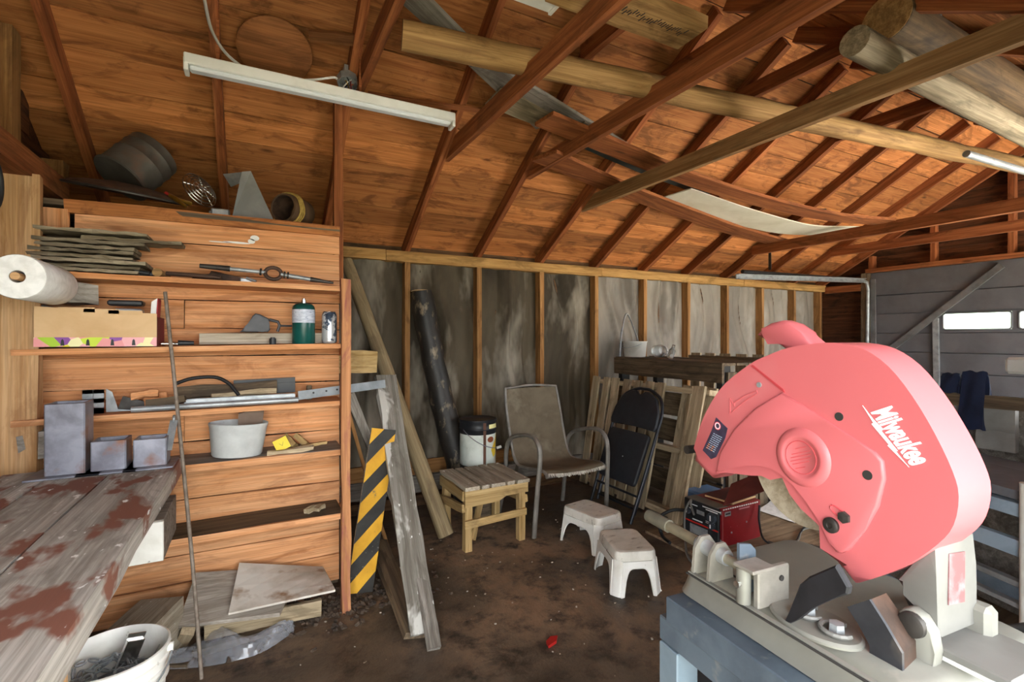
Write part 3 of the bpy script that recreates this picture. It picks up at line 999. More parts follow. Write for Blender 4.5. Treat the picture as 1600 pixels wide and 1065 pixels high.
B().lathe([(0.024, 0.004), (0, 0.006)], M, 20).done('base', M_['chrome'], t, smooth=50)

# ---- third shelf
zs = stop(2, -0.45)
t = thing('slotted_bracket', 'grey folded steel bracket with two slots behind the steel tube on bench', 'bracket', (SX_(148, 2.56), 2.56, zs))
q0, q1 = SX_(128, 2.56), SX_(162, 2.56)
b = B()
zt = P(140, 609, Y=2.56).z
b.box(((q0 + q1) / 2, 2.565, zs + 0.012), (q1 - q0, 0.004, 0.024))
b.box(((q0 + q1) / 2, 2.565, zt - 0.008), (q1 - q0, 0.004, 0.016))
b.box((q0 + 0.017, 2.565, (zs + zt) / 2), (0.034, 0.004, zt - zs))
b.box((q1 - 0.017, 2.565, (zs + zt) / 2), (0.034, 0.004, zt - zs))
b.box(((q0 + q1) / 2, 2.565, (zs + zt) / 2 + 0.004), (q1 - q0, 0.004, 0.018))
b.done('plate', M_['galv'], t)
B().prism([(q1, zt), (q1 + 0.02, zt - 0.015), (q1 + 0.04, zs + 0.01), (q1 + 0.10, zs), (q1, zs)], -2.60, -2.596, XZ).done('flange', M_['galv'], t)
o = B().prism([(q1 + 0.03, zs), (q1 + 0.05, zs + 0.06), (q1 + 0.12, zs + 0.035), (q1 + 0.16, zs + 0.002)], -2.64, -2.625, XZ).done('bent_plate', M_['darksteel'], None, M=Matrix.Translation((q1 + 0.1, 2.63, zs)))
tag(o, 'dark triangular bent plate behind the slotted bracket', 'plate')
xa, xb = SX_(205, 2.53), SX_(466, 2.53)
o = B().cyl((xa, 2.53, stop(2, xa) + 0.0125), (xb, 2.53, stop(2, xb) + 0.0125), 0.012).done('conduit_pipe', M_['galv'], None, M=Matrix.Translation((xa, 2.53, zs)), smooth=40)
tag(o, 'long shiny conduit pipe along the front of third shelf', 'pipe')
xa, xb = SX_(288, 2.575), SX_(461, 2.575)
t = thing('metal_channel', 'grey metal channel lying behind the shiny conduit pipe', 'channel', (xa, 2.575, zs))
b = B()
za, zc = stop(2, xa), stop(2, xb)
b.bar((xa, 2.562, za + 0.018), (xb, 2.562, zc + 0.018), 0.002, 0.036).bar((xa, 2.582, za + 0.0015), (xb, 2.582, zc + 0.0015), 0.04, 0.003).bar((xa, 2.602, za + 0.018), (xb, 2.602, zc + 0.018), 0.002, 0.036)
b.done('web', M_['galv'], t)
o = B().bar((SX_(470, 2.53), 2.525, stop(2, .25) + 0.035), (SX_(600, 2.50) + 0.0, 2.40, stop(2, .3) + 0.105), 0.004, 0.05).bar((SX_(470, 2.53), 2.55, stop(2, .25) + 0.012), (SX_(600, 2.50), 2.425, stop(2, .3) + 0.082), 0.05, 0.004).done('angle_iron', M_['galv'], None, M=Matrix.Translation((SX_(470), 2.53, zs)))
o = None
for ob in [x for x in COL.objects if x.name.startswith('angle_iron')]:
    bpy.data.objects.remove(ob)
t = thing('angle_iron', 'galvanised angle iron with bolt holes jutting past the shelf post', 'angle iron', (SX_(470), 2.53, zs))
pa, pb = P(466, 622, Y=2.56), P(602, 609, Y=2.62)
pa.z = stop(2, pa.x) + 0.028
pb.z = stop(2, 0.39) + 0.060
B().bar(pa, pb, 0.003, 0.042).bar(pa + V((0, 0.018, -0.020)), pb + V((0, 0.018, -0.020)), 0.036, 0.003).done('angle', mat('aged zinc steel', '#8f9498', '#757a7e', 12, 0.5, 0.3), t)
for f in (0.16, 0.30, 0.42):
    q = pa.lerp(pb, f)
    B().cyl(q + V((0, -0.003, 0.004)), q + V((0, 0.001, 0.004)), 0.005, n=12).done('bolt_hole', M_['black'], t)
b = B()
pts = [P(272, 600, Y=2.60), P(300, 591, Y=2.62), P(335, 589, Y=2.63), P(355, 597, Y=2.62), P(366, 608, Y=2.61), P(373, 617, Y=2.60)]
o = b.tube(pts, 0.008, 8, sub=5).done('rubber_hose', M_['rubber'], None, M=Matrix.Translation(pts[0]), smooth=60)
tag(o, 'black rubber hose arched over boards on third shelf', 'hose')
zs = stop(2, 0)
for (xa, xb, y, zc, w, th, m, lab) in (
        (275, 432, 2.665, 0.062, 0.055, 0.016, 'darkwood', 'dark brown board lying along the third shelf beneath the hose'),
        (330, 432, 2.63, 0.046, 0.022, 0.02, 'pallet', 'thin tan stick lying in front of the dark board'),
        (205, 248, 2.60, 0.062, 0.03, 0.02, 'shelf', 'short pinkish wood scrap left on the third shelf'),
        (225, 262, 2.64, 0.035, 0.04, 0.03, 'shelf', 'pinkish wood offcut behind the rod on third shelf'),
        (230, 290, 2.56, 0.030, 0.03, 0.045, 'darkwood', 'dark wooden wedge behind the left end of conduit pipe')):
    q0, q1 = V((SX_(xa, y), y, zs + zc - 0.004)), V((SX_(xb, y), y, zs + zc + 0.006))
    o = lumber('board', q0, q1, w, th, M_[m], None, (0, -1, 0.3), jit=0.003)
    tag(o, lab, 'board')
q0, q1 = V((SX_(365, 2.69), 2.695, zs + 0.085)), V((SX_(461, 2.69), 2.695, zs + 0.09))
o = B().bar(q0, q1, 0.02, 0.035).bar(q0 + V((0, -0.01, -0.03)), q1 + V((0, -0.01, -0.03)), 0.012, 0.05).done('black_channel', M_['black'], None, M=Matrix.Translation(q0))
tag(o, 'black channel strip lying high at the back of third shelf', 'channel')
x_ = SX_(483, 2.62)
o = B().box((x_, 2.62, stop(2, x_) + 0.035), (0.024, 0.024, 0.07), None, 0.003).done('wood_stub', M_['darkwood'], None, M=Matrix.Translation((x_, 2.62, zs)))
tag(o, 'small brown upright wood stub near the shelf post', 'stub')

# ---- fourth shelf
x_ = SX_(370, 2.55)
zs = stop(3, x_)
t = thing('plastic_pail', 'dented pale grey plastic pail on fourth shelf', 'pail', (x_, 2.59, zs))
M = Matrix.Translation((x_, 2.59, zs)) @ Matrix.Rotation(math.radians(3), 4, 'Y') @ Matrix.Diagonal((1, 0.8, 1, 1))
gpl = mat('grey plastic pail', '#c4c6c4', '#aeb0ae', 8, 0.5, alt2='#8c8c88', scale2=22, lo2=0.66, hi2=0.74)
B().lathe([(0, 0.003), (0.098, 0.003), (0.103, 0.01), (0.117, 0.13), (0.121, 0.142), (0.121, 0.150), (0.117, 0.152), (0.112, 0.142), (0.099, 0.012), (0, 0.010)], M, 36).done('body', gpl, t, smooth=50)
q = P(390, 668, Y=2.60)
o = B().prism([(q.x - 0.055, zs + 0.012), (q.x + 0.04, zs + 0.012), (q.x + 0.062, zs + 0.215), (q.x - 0.045, zs + 0.19)], -2.605, -2.590, XZ).done('brown_tile', mat('brown board', '#7d6a5c', '#6a584b', 8, 0.85), None, M=Matrix.Translation((q.x, 2.6, zs)))
tag(o, 'brown square board standing in the grey pail', 'board')
t = thing('yellow_tag', 'yellow square tag with a small black mark leaning on fourth shelf', 'tag', (SX_(440, 2.54), 2.54, stop(3, 0.1)))
q = P(440, 699, Y=2.545)
Mt = Matrix.Translation((q.x, 2.545, stop(3, q.x) + 0.040)) @ Matrix.Rotation(math.radians(-14), 4, 'X') @ Matrix.Rotation(math.radians(-24), 4, 'Y') 
B().box((0, 0, 0), (0.062, 0.012, 0.056), Mt).done('card', mat('yellow plastic', '#e8cf3a', '#dcc22e', 20, 0.6), t)
b = B()
b.bar((-0.010, -0.0068, 0.008), (0.0, -0.0068, -0.008), 0.001, 0.004, (0, 1, 0)).bar((0.010, -0.0068, 0.008), (0.0, -0.0068, -0.008), 0.001, 0.004, (0, 1, 0))
b.bm.transform(Mt)
b.done('mark', M_['black'], t, label='black V mark')
zs = stop(3, 0.2)
for i, (xa, ya, xb, yb, w, th, m, lab) in enumerate((
        (447, 682, 462, 706, 0.028, 0.05, 'stool', 'left of the two tan blocks leaning beside the yellow tag'),
        (463, 680, 480, 704, 0.026, 0.05, 'stool', 'right of the two tan blocks leaning beside the yellow tag'))):
    q0, q1 = P(xa, ya, Y=2.63), P(xb, yb, Y=2.59)
    q1.z = zs + 0.016
    o = lumber('wood_block', q0, q1, w, th, M_[m], None, (0, -1, 0))
    tag(o, lab, 'block', 'tan blocks on fourth shelf')
q0, q1 = V((SX_(473, 2.56), 2.56, zs + 0.018)), V((SX_(510, 2.58), 2.58, zs + 0.022))
tag(lumber('stick', q0, q1, 0.02, 0.012, M_['stool'], None), 'yellowish stick lying right of the tan blocks', 'stick')
q0, q1 = V((SX_(418, 2.53), 2.53, zs + 0.010)), V((SX_(490, 2.53), 2.53, zs + 0.012))
tag(lumber('stick', q0, q1, 0.04, 0.018, M_['pallet'], None, jit=0.004), 'flat weathered stick under the yellow tag', 'stick')
q0, q1 = V((SX_(285, 2.54), 2.53, stop(3, -.1) + 0.006)), V((SX_(425, 2.54), 2.545, stop(3, .1) + 0.006))
o = lumber('slate_strip', q0 + V((0, -0.0, 0)), q1, 0.035, 0.008, mat('grey sheet strip', '#7d7d80', '#66666a', 9, 0.5), None)
bpy.data.objects.remove(o)
# ---- fifth shelf
zs = stop(4, 0.3)
for (px0, w, lab) in ((486, 0.045, 'small pale wood chip on the lowest shelf, nearer the bench'), (499, 0.04, 'small pale wood chip on the lowest shelf, nearer the post')):
    x_ = SX_(px0, 2.58)
    o = lumber('wood_chip', (x_ - w / 2, 2.56, zs + 0.012), (x_ + w / 2, 2.60, zs + 0.016), 0.03, 0.022, M_['pallet'], None, jit=0.003, cuts=1)
    tag(o, lab, 'wood chip', 'wood chips on lowest shelf')
b = B()
for k in range(120):
    x_ = random.uniform(-0.5, 0.36)
    s = random.uniform(0.002, 0.007)
    b.box((x_, random.uniform(2.54, 2.70), stop(4, x_) + s / 2), (s * 1.6, s, s), Matrix.Identity(4))
o = b.done('sawdust_crumbs', M_['paper'])
bpy.data.objects.remove(o)
t = thing('wooden_box', 'white fronted wooden box jutting from the lowest shelf under bench', 'box', (-0.43, 2.42, 0.4585))
zb = stop(4, -0.45) + 0.001
for (c, s, m, nm) in (((-0.435, 2.285, zb + 0.075), (0.27, 0.014, 0.15), M_['whitep'], 'front'), ((-0.307, 2.46, zb + 0.075), (0.014, 0.34, 0.15), M_['grey'], 'side'), ((-0.563, 2.46, zb + 0.075), (0.014, 0.34, 0.15), M_['grey'], 'side'), ((-0.435, 2.46, zb + 0.148), (0.27, 0.34, 0.012), M_['grey'], 'lid'), ((-0.435, 2.46, zb + 0.006), (0.25, 0.34, 0.012), M_['grey'], 'base')):
    B().box(c, s, None, 0.002).done(nm, m, t)

# ================================================================== LEDGE THINGS
ZL = 1.898
t = thing('metal_drum', 'dull grey sheet metal drum tilted on the high ledge', 'drum', (-0.45, 3.0, ZL))
ax = V((0.42, 0.30, 0.60)).normalized()
cb = P(193, 276, Y=2.95)
M = frame(ax.cross(V((1, 0, 0))), ax, cb)
gd = mat('dull grey sheet metal', '#5f5a55', '#4c4742', 6, 0.55, 0.3, alt2='#6a4a3a', scale2=5, lo2=0.6, hi2=0.8)
Rd = 0.118
B().lathe([(0, -0.02), (Rd, -0.02), (Rd, 0.09), (Rd + 0.004, 0.095), (Rd, 0.10), (Rd, 0.15), (Rd + 0.004, 0.155), (Rd, 0.16), (Rd, 0.20), (Rd - 0.02, 0.212), (0, 0.215)], M, 36).done('body', gd, t, smooth=40)
B().lathe([(Rd + 0.001, -0.02), (Rd + 0.008, -0.015), (Rd + 0.001, -0.01)], M, 36).done('rim', gd, t, smooth=40)
t = thing('rusty_disc', 'large round rusty pan lid overhanging the high ledge', 'lid', (-0.42, 2.82, ZL))
cl = P(200, 297, Y=2.82)
M = frame((1, 0.05, -0.10), (0.05, -0.20, 1), cl)
B().lathe([(0, 0.03), (0.06, 0.028), (0.15, 0.016), (0.20, 0.004), (0.225, -0.010), (0.228, -0.016), (0.222, -0.018), (0.19, -0.004), (0.0, 0.018)], M, 40).done('dome', M_['rust'], t, smooth=60)
B().tube([M @ V((0.226 * math.cos(2 * math.pi * i / 40), 0.226 * math.sin(2 * math.pi * i / 40), -0.014)) for i in range(40)], 0.006, 8, closed=True).done('rim', M_['darksteel'], t, smooth=60)
t = thing('wire_guard', 'round chrome wire fan guard leaning on the high ledge', 'wire guard', (-0.13, 2.80, ZL))
cw = P(312, 297, Y=2.80)
M = frame((0.55, 0.1, -0.72), (0.55, -0.75, 0.25), cw)
for k, r in enumerate((0.085, 0.070, 0.055, 0.040, 0.022)):
    B().tube([M @ V((r * math.cos(2 * math.pi * i / 28), 0.8 * r * math.sin(2 * math.pi * i / 28), 0.006 * k)) for i in range(28)], 0.003, 6, closed=True).done('ring', M_['chrome'], t, smooth=60)
for a in range(4):
    q = a * math.pi / 4
    B().tube([M @ V((0.085 * math.cos(q), 0.068 * math.sin(q), 0)), M @ V((0, 0, 0.026)), M @ V((-0.085 * math.cos(q), -0.068 * math.sin(q), 0))], 0.0025, 6).done('spoke', M_['chrome'], t, smooth=60)
t = thing('torch_nozzle', 'brass torch nozzle with a red tip hanging over the ledge edge', 'torch', (-0.2, 2.72, ZL))
qa, qm, qb = P(259, 301, Y=2.74), P(275, 311, Y=2.70), P(291, 323, Y=2.685)
qa.z = max(qa.z, 1.912)
B().tube([qa, qa.lerp(qm, 0.4)], 0.007, 8).done('tip', mat('red paint', '#b0302c', None, rough=0.5), t, smooth=50)
B().tube([qa.lerp(qm, 0.4), qm, qb], [0.009, 0.012, 0.006], 10).done('barrel', M_['brass'], t, smooth=50)
B().tube([qm, qm + V((0.05, 0.06, 0.0))], 0.010, 8).done('valve', M_['brass'], t, smooth=50)
q = P(345, 297, Y=2.86)
o = B().box((q.x, 2.86, ZL + 0.03), (0.08, 0.07, 0.06), None, 0.006).cyl((q.x - 0.05, 2.86, ZL + 0.03), (q.x - 0.03, 2.86, ZL + 0.03), 0.02).done('switch_box', M_['galv'], None, M=Matrix.Translation((q.x, 2.86, ZL)))
tag(o, 'small silver electrical box between wire guard and funnel', 'electrical box')
# sheet metal hopper: four sided pyramid lying over
t = thing('sheet_metal_hopper', 'galvanised pyramid shaped sheet metal hopper on the high ledge', 'hopper', (0.10, 2.84, ZL))
a0, a1 = P(362, 327, Y=2.78), P(430, 330, Y=2.78)
tp0, tp1 = P(378, 268, Y=2.86), P(392, 267, Y=2.90)
a0.z = a1.z = ZL + 0.003
b0, b1 = V((a0.x, 3.02, ZL + 0.003)), V((a1.x, 3.02, ZL + 0.003))
c0, c1 = tp0 + V((0, 0.06, 0)), tp1 + V((0, 0.06, 0))
b = B()
vs = [b.bm.verts.new(v) for v in (a0, a1, b1, b0, tp0, tp1, c1, c0)]
for f in ((0, 1, 5, 4), (1, 2, 6, 5), (2, 3, 7, 6), (3, 0, 4, 7), (4, 5, 6, 7), (0, 3, 2, 1)):
    b.bm.faces.new([vs[i] for i in f])
b.done('cone', mat('dull galvanised sheet', '#9a9c9c', '#868888', 5, 0.55, 0.15), t)
fl0 = P(349, 272, Y=2.92)
b = B()
vs = [b.bm.verts.new(v) for v in (tp0 + V((0.0, 0.01, 0)), fl0, fl0 + V((0.035, 0, -0.06)), tp0 + V((-0.012, 0.01, -0.06)))]
f = b.bm.faces.new(vs)
shell(b.bm, [f], 0.003)
b.done('flange', M_['galv'], t)
t = thing('wooden_keg', 'small dark wooden keg lying on its side with a yellow rope', 'keg', (0.28, 2.86, ZL))
c0, c1 = P(442, 308, Y=2.78), P(478, 318, Y=2.92)
c0.z = c1.z = ZL + 0.088
ax = (c1 - c0).normalized()
M = frame(ax.cross(V((0, 0, 1))), ax, c0)
keg = mat('dark keg wood', '#5d452f', '#3c2c1e', 9, 0.7, stretch=(1, 1, 0.3))
B().lathe([(0.066, 0.0), (0.074, 0.0), (0.080, 0.05), (0.080, 0.10), (0.074, 0.16), (0.0, 0.16), (0.0, 0.15), (0.064, 0.15)], M, 28).done('body', keg, t, smooth=50)
B().lathe([(0.064, 0.002), (0.066, 0.0), (0.066, 0.14)], M, 28).done('bore', M_['rust'], t, smooth=50)
rp = mat('yellow rope', '#b89a52', '#94783a', 40, 0.9)
for zz_, r in ((0.03, 0.083), (0.042, 0.084), (0.054, 0.086)):
    B().tube([M @ V((r * math.cos(2 * math.pi * i / 24), r * math.sin(2 * math.pi * i / 24), zz_ + 0.004 * math.sin(i))) for i in range(24)], 0.005, 6, closed=True).done('rope', rp, t, smooth=60)

# ================================================================== WORKBENCH
BZ = 0.84
bn = thing('workbench', 'heavy plank workbench with red brown paint stains and white spatter', 'workbench', (-0.55, 1.6, 0))
for (xa, xb) in ((-0.250, -0.442), (-0.447, -0.615), (-0.620, -0.775), (-0.780, -0.86)):
    lumber('plank', ((xa + xb) / 2 - 0.02, 0.55, BZ - 0.03), ((xa + xb) / 2, 2.352, BZ - 0.03), abs(xb - xa), 0.06, M_['bench'], bn, (0, 0, 1), cuts=8, jit=0.0018, bevel=0.003)
lumber('leg', (-0.335, 1.10, 0), (-0.335, 1.10, BZ - 0.06), 0.09, 0.09, M_['post'], bn, (0, -1, 0))
lumber('leg', (-0.78, 1.10, 0), (-0.78, 1.10, BZ - 0.06), 0.09, 0.09, M_['post'], bn, (0, -1, 0))
lumber('leg', (-0.62, 2.27, 0), (-0.62, 2.27, BZ - 0.06), 0.09, 0.09, M_['grey'], bn, (0, -1, 0))
lumber('cross_rail', (-0.82, 1.17, BZ - 0.11), (-0.30, 1.17, BZ - 0.11), 0.09, 0.04, M_['grey'], bn, (0, -1, 0))
t = thing('perforated_strap', 'shiny perforated metal strap standing against the bench leg', 'metal strap', (-0.33, 1.24, 0))
lumber('strap', (-0.318, 1.225, 0.0), (-0.318, 1.225, 0.76), 0.05, 0.004, M_['galv'], t, (1, 0, 0), jit=0, cuts=6)
for k in range(9):
    B().cyl((-0.3165, 1.225, 0.12 + 0.07 * k), (-0.3150, 1.225, 0.12 + 0.07 * k), 0.010, n=12).done('hole', M_['darksteel'], t)

# ---- steel post bases
for (px0, pyb, h, wpl, lab) in ((109, 722, 0.245, 0.20, 'tall square steel tube on a base plate at back of workbench'),
                                (175, 718, 0.105, 0.17, 'short square steel tube on base plate, middle of three on workbench'),
                                (238, 716, 0.100, 0.15, 'short square steel tube with strap tab at workbench corner')):
    q = P(px0, pyb, Z=BZ + 0.006)
    q.y = min(q.y, 2.27)
    q = P(px0, 527, Y=q.y)
    tz = BZ + 0.006
    t = thing('steel_post_base', lab, 'post base', (q.x, q.y, BZ), 'steel post bases on the workbench')
    B().box((q.x, q.y - 0.005, BZ + 0.004), (wpl, 0.16, 0.006), None, 0.001).done('base_plate', M_['steel'], t)
    b = B()
    s = 0.05 if h > 0.2 else 0.046
    for (dx, dy, sx, sy) in ((0, -s, 2 * s, 0.005), (0, s, 2 * s, 0.005), (-s, 0, 0.005, 2 * s), (s, 0, 0.005, 2 * s)):
        b.box((q.x + dx, q.y + dy, tz + h / 2 + 0.001), (sx + 0.004, sy + 0.004, h), None, 0.0015)
    b.done('square_tube', M_['steel'], t)
    if h == 0.100:
        B().bar((q.x + s + 0.006, q.y - 0.03, tz + 0.05), (q.x + s + 0.016, q.y + 0.05, tz + 0.15), 0.004, 0.025, (1, 0, 0)).done('tab', M_['galv'], t)
        B().tube([V((q.x + s + 0.016, q.y + 0.052 + 0.012 * math.cos(a), tz + 0.155 + 0.012 * math.sin(a))) for a in [k * math.pi / 6 for k in range(12)]], 0.005, 6, closed=True).done('eye', M_['galv'], t, smooth=60)

# ---- paper towel roll, cord
t = thing('paper_towel_roll', 'white paper towel roll hung on the left wall stud', 'paper towel', (-0.66, 2.3, 1.52))
ya, yb = 2.13, 2.455
zc, xc = 1.515, -0.665
M = frame((1, 0, 0), (0, 1, 0), (xc, ya, zc))
B().lathe([(0.020, 0), (0.070, 0.0), (0.072, 0.004), (0.072, yb - ya - 0.004), (0.070, yb - ya), (0.020, yb - ya), (0.020, 0)], M, 36).done('roll', M_['paper'], t, smooth=50)
B().cyl((xc, ya - 0.02, zc), (xc, yb + 0.015, zc), 0.012).done('spindle', M_['post'], t, smooth=50)
B().bar((xc, yb + 0.018, zc), (-0.785, yb + 0.030, zc), 0.02, 0.05).done('bracket', M_['post'], t)
t = thing('cord_coil', 'black cord coil with a red plug hung at the left wall', 'cord', (-0.74, 2.1, 1.78))
for k, r in enumerate((0.085, 0.080, 0.090, 0.078)):
    B().tube([V((-0.745 + 0.010 * k, 2.10 + 0.8 * r * math.cos(2 * math.pi * i / 24), 1.80 + r * math.sin(2 * math.pi * i / 24))) for i in range(24)], 0.009, 8, closed=True).done('loop', M_['rubber'], t, smooth=60)
B().cyl((-0.73, 2.12, 1.70), (-0.72, 2.09, 1.64), 0.022, 0.016).done('plug', mat('red plastic', '#c0202c', None, rough=0.4), t, smooth=50)
B().cyl((-0.83, 2.10, 1.875), (-0.70, 2.10, 1.88), 0.006).done('hook', M_['steel'], t)

# ---- bucket with hardware
bc = V((-0.385, 1.93, 0))
t = thing('white_bucket', 'white ribbed plastic bucket of metal scraps under the bench edge', 'bucket', bc)
M = Matrix.Translation(bc)
B().lathe([(0, 0.004), (0.118, 0.004), (0.122, 0.01), (0.138, 0.24), (0.146, 0.242), (0.146, 0.250), (0.139, 0.252), (0.140, 0.268), (0.147, 0.270), (0.147, 0.278), (0.141, 0.280), (0.142, 0.300), (0.149, 0.302), (0.149, 0.310), (0.143, 0.312), (0.145, 0.335), (0.150, 0.338), (0.150, 0.346), (0.144, 0.348), (0.138, 0.335), (0.134, 0.24), (0.116, 0.012), (0, 0.012)], M, 44).done('body', M_['whitep'], t, smooth=40)
for s in (-1, 1):
    B().cyl(bc + V((s * 0.142, 0, 0.318)), bc + V((s * 0.158, 0, 0.318)), 0.014).done('ear', M_['whitep'], t, smooth=50)
B().tube([bc + V((0.155 * math.cos(a), -0.155 * math.sin(a) * 0.9, 0.318 - 0.10 * math.sin(a))) for a in [math.pi * k / 20 for k in range(21)]], 0.003, 6).done('handle', M_['galv'], t, smooth=60)
B().lathe([(0, 0.225), (0.130, 0.215)], M, 30).done('scrap_fill', M_['steel'], t)
# contents
t = thing('steel_chain', 'coiled shiny steel chain inside the white bucket', 'chain', bc + V((0, 0, 0.21)))
random.seed(11)
pos = []
for k in range(46):
    a = k * 0.52
    r = 0.035 + 0.045 * abs(math.sin(k * 0.33))
    pos.append(bc + V((-0.02 + r * math.cos(a), 0.02 + r * math.sin(a), 0.245 + 0.06 * k / 46 + 0.012 * math.sin(k * 1.7))))
for k, (q, q2) in enumerate(zip(pos[:-1], pos[1:])):
    fr = frame(q2 - q, (0, 0, 1) if k % 2 else (1, 0.3, 0.2), (q + q2) / 2)
    B().tube([fr @ V((0.016 * math.cos(2 * math.pi * i / 10), 0.010 * math.sin(2 * math.pi * i / 10), 0)) for i in range(10)], 0.0034, 5, closed=True).done('link', M_['galv'], t, smooth=60)
for (nm, lab, c, s, rot, m) in (
        ('shiny_bracket', 'shiny dark folded bracket standing in the white bucket', (0.035, 0.03, 0.30), (0.05, 0.012, 0.11), (10, 18, 30), 'chrome'),
        ('steel_plate', 'flat steel plate scrap at front of the white bucket', (-0.06, -0.07, 0.27), (0.09, 0.06, 0.006), (25, -10, 20), 'galv'),
        ('metal_angle', 'dark metal angle scrap inside the white bucket', (0.06, -0.05, 0.25), (0.12, 0.03, 0.01), (8, -12, 50), 'darksteel'),
        ('metal_strip', 'long pale metal strip lying across the white bucket', (0.02, -0.03, 0.27), (0.20, 0.02, 0.006), (0, 8, 55), 'galv')):
    M = Matrix.Translation(bc + V(c)) @ Euler([math.radians(a) for a in rot]).to_matrix().to_4x4()
    o = B().box((0, 0, 0), s, M, 0.001).box((0, s[1] * 0.5, s[2] * 0.5 + 0.008), (s[0], 0.003, 0.02), M).done(nm, M_[m], None, M=M)
    tag(o, lab, 'metal scrap')
t = thing('steel_wire_tangle', 'tangle of thin steel wire and nails in the white bucket', 'wire', bc + V((0.05, 0, 0.22)), None)
for k in range(12):
    pts = [bc + V((0.05 + random.uniform(-0.06, 0.06), 0.01 + random.uniform(-0.07, 0.07), 0.25 + random.uniform(0, 0.05))) for _ in range(4)]
    B().tube(pts, 0.0018, 5, sub=4).done('wire', M_['galv'], t, smooth=60)

# ================================================================== FLOOR, LEFT
t = thing('weathered_timber', 'thick weathered squared timber lying under the workbench', 'timber', (-0.33, 2.3, 0))
pa, pb = V((-0.335, 2.52, 0.125)), V((-0.47, 2.14, 0.125))
lumber('beam', pa, pb, 0.16, 0.20, M_['stooltop'], t, (0, 0, 1), cuts=4, bevel=0.02)
lumber('bearer', (-0.40, 2.44, 0.010), (-0.22, 2.36, 0.010), 0.05, 0.02, M_['darkwood'], t)
t = thing('low_platform', 'low grey plywood platform on boards below the shelves', 'platform', (0.0, 2.55, 0))
p0, p1, p2, p3 = P(277, 977, Z=0.125), P(437, 957, Z=0.125), P(470, 884, Y=2.69), P(306, 894, Y=2.69)
b = B()
b.grid(lambda u, v: p0.lerp(p1, u).lerp(p3.lerp(p2, u), v), 4, 4, -0.018)
b.done('sheet', wood('grey plywood', '#bdb4a8', '#9c9286', '#857a6c', 0.35, knots=False, vary=0.02), t)
lumber('front_board', P(320, 985, Z=0.075), P(502, 948, Z=0.075), 0.07, 0.025, M_['pallet'], t, (0, -1, 0))
lumber('leg', P(293, 985, Z=0.11), P(281, 1008, Z=0.0), 0.05, 0.03, M_['pallet'], t, (0, -1, 0), cuts=1)
lumber('leg', (0.12, 2.60, 0), (0.12, 2.60, 0.15), 0.05, 0.05, M_['pallet'], t, (0, -1, 0), cuts=1)
lumber('leg', (-0.2, 2.66, 0), (-0.2, 2.66, 0.19), 0.05, 0.05, M_['pallet'], t, (0, -1, 0), cuts=1)
lumber('brace', (-0.22, 2.40, 0.02), (0.1, 2.42, 0.03), 0.03, 0.03, M_['darkwood'], t)
slab = mat('stained white panel', '#d6cfc4', '#b0a696', 4, 0.8, alt2='#86623f', scale2=5, lo2=0.57, hi2=0.68)
p0, p1, p2, p3 = P(357, 959, Z=0.155), P(524, 922, Z=0.155), P(505, 886, Y=2.675), P(374, 880, Y=2.675)
o = B().grid(lambda u, v: p0.lerp(p1, u).lerp(p3.lerp(p2, u), v) + V((0, 0, 0.004)), 4, 4, 0.010).done('stained_panel', slab, None, M=Matrix.Translation(p0))
tag(o, 'stained whitish panel with brown blotches lying on the low platform', 'panel')
# plastic sheet


PB_ = smooth([P(261, 1045, Z=0.004), P(313, 1042, Z=0.004), P(362, 1033, Z=0.004), P(411, 1018, Z=0.004), P(460, 986, Z=0.004)], 8)
PT_ = smooth([P(268, 1028, Z=0.006), P(310, 1000, Z=0.03), P(345, 977, Z=0.07), P(385, 993, Z=0.05), P(438, 972, Z=0.06), P(456, 980, Z=0.02)], 8)


def pls(u, v):
    e = PB_[min(int(u * (len(PB_) - 1)), len(PB_) - 1)]
    f = PT_[min(int(u * (len(PT_) - 1)), len(PT_) - 1)]
    q = e.lerp(f, v)
    q.z += 0.030 * math.sin(math.pi * v) * (0.6 + 0.4 * math.sin(u * 14 + 2 * v)) + 0.012 * abs(math.sin(u * 31 + v * 9)) * math.sin(math.pi * v) + 0.008 * abs(math.sin(u * 13 - v * 12)) * math.sin(math.pi * v)
    return q


plm = mat('clear plastic film', '#a4a6ac', '#8e9198', 12, 0.12, spec=1.0, alpha=0.5)
o = B().grid(pls, 56, 20).done('plastic_sheet', plm, None, M=Matrix.Translation((0, 2.3, 0)), smooth=40)
tag(o, 'crumpled clear plastic sheet lying on the floor by the bucket', 'plastic sheet')
# rod
pa, pb = P(315, 1060, Z=0.006), P(258, 456, Y=2.485)
o = B().tube([pa, pa.lerp(pb, 0.3) + V((0.006, 0, 0)), pa.lerp(pb, 0.7) + V((0.004, 0, 0)), pb], 0.0075, 8, sub=4).done('iron_rod', mat('grey brown iron rod', '#8a7d70', '#6a5c50', 30, 0.6, 0.2), None, M=Matrix.Translation(pa), smooth=60)
tag(o, 'long thin iron rod leaning against the shelves', 'rod')

# ================================================================== LEANING BY THE WALL
random.seed(5)
# round pole
pa, pb = P(697, 836, Z=0.045), P(541, 407, Y=3.66)
o = B().tube([pa, pa.lerp(pb, 0.35), pa.lerp(pb, 0.7), pb], [0.052, 0.050, 0.046, 0.042], 14, sub=3).done('round_pole', M_['pole'], None, M=frame(pb - pa, (0, -1, 0), pa), smooth=50)
tag(o, 'long round peeled pole leaning against the top plate beside shelves', 'pole')
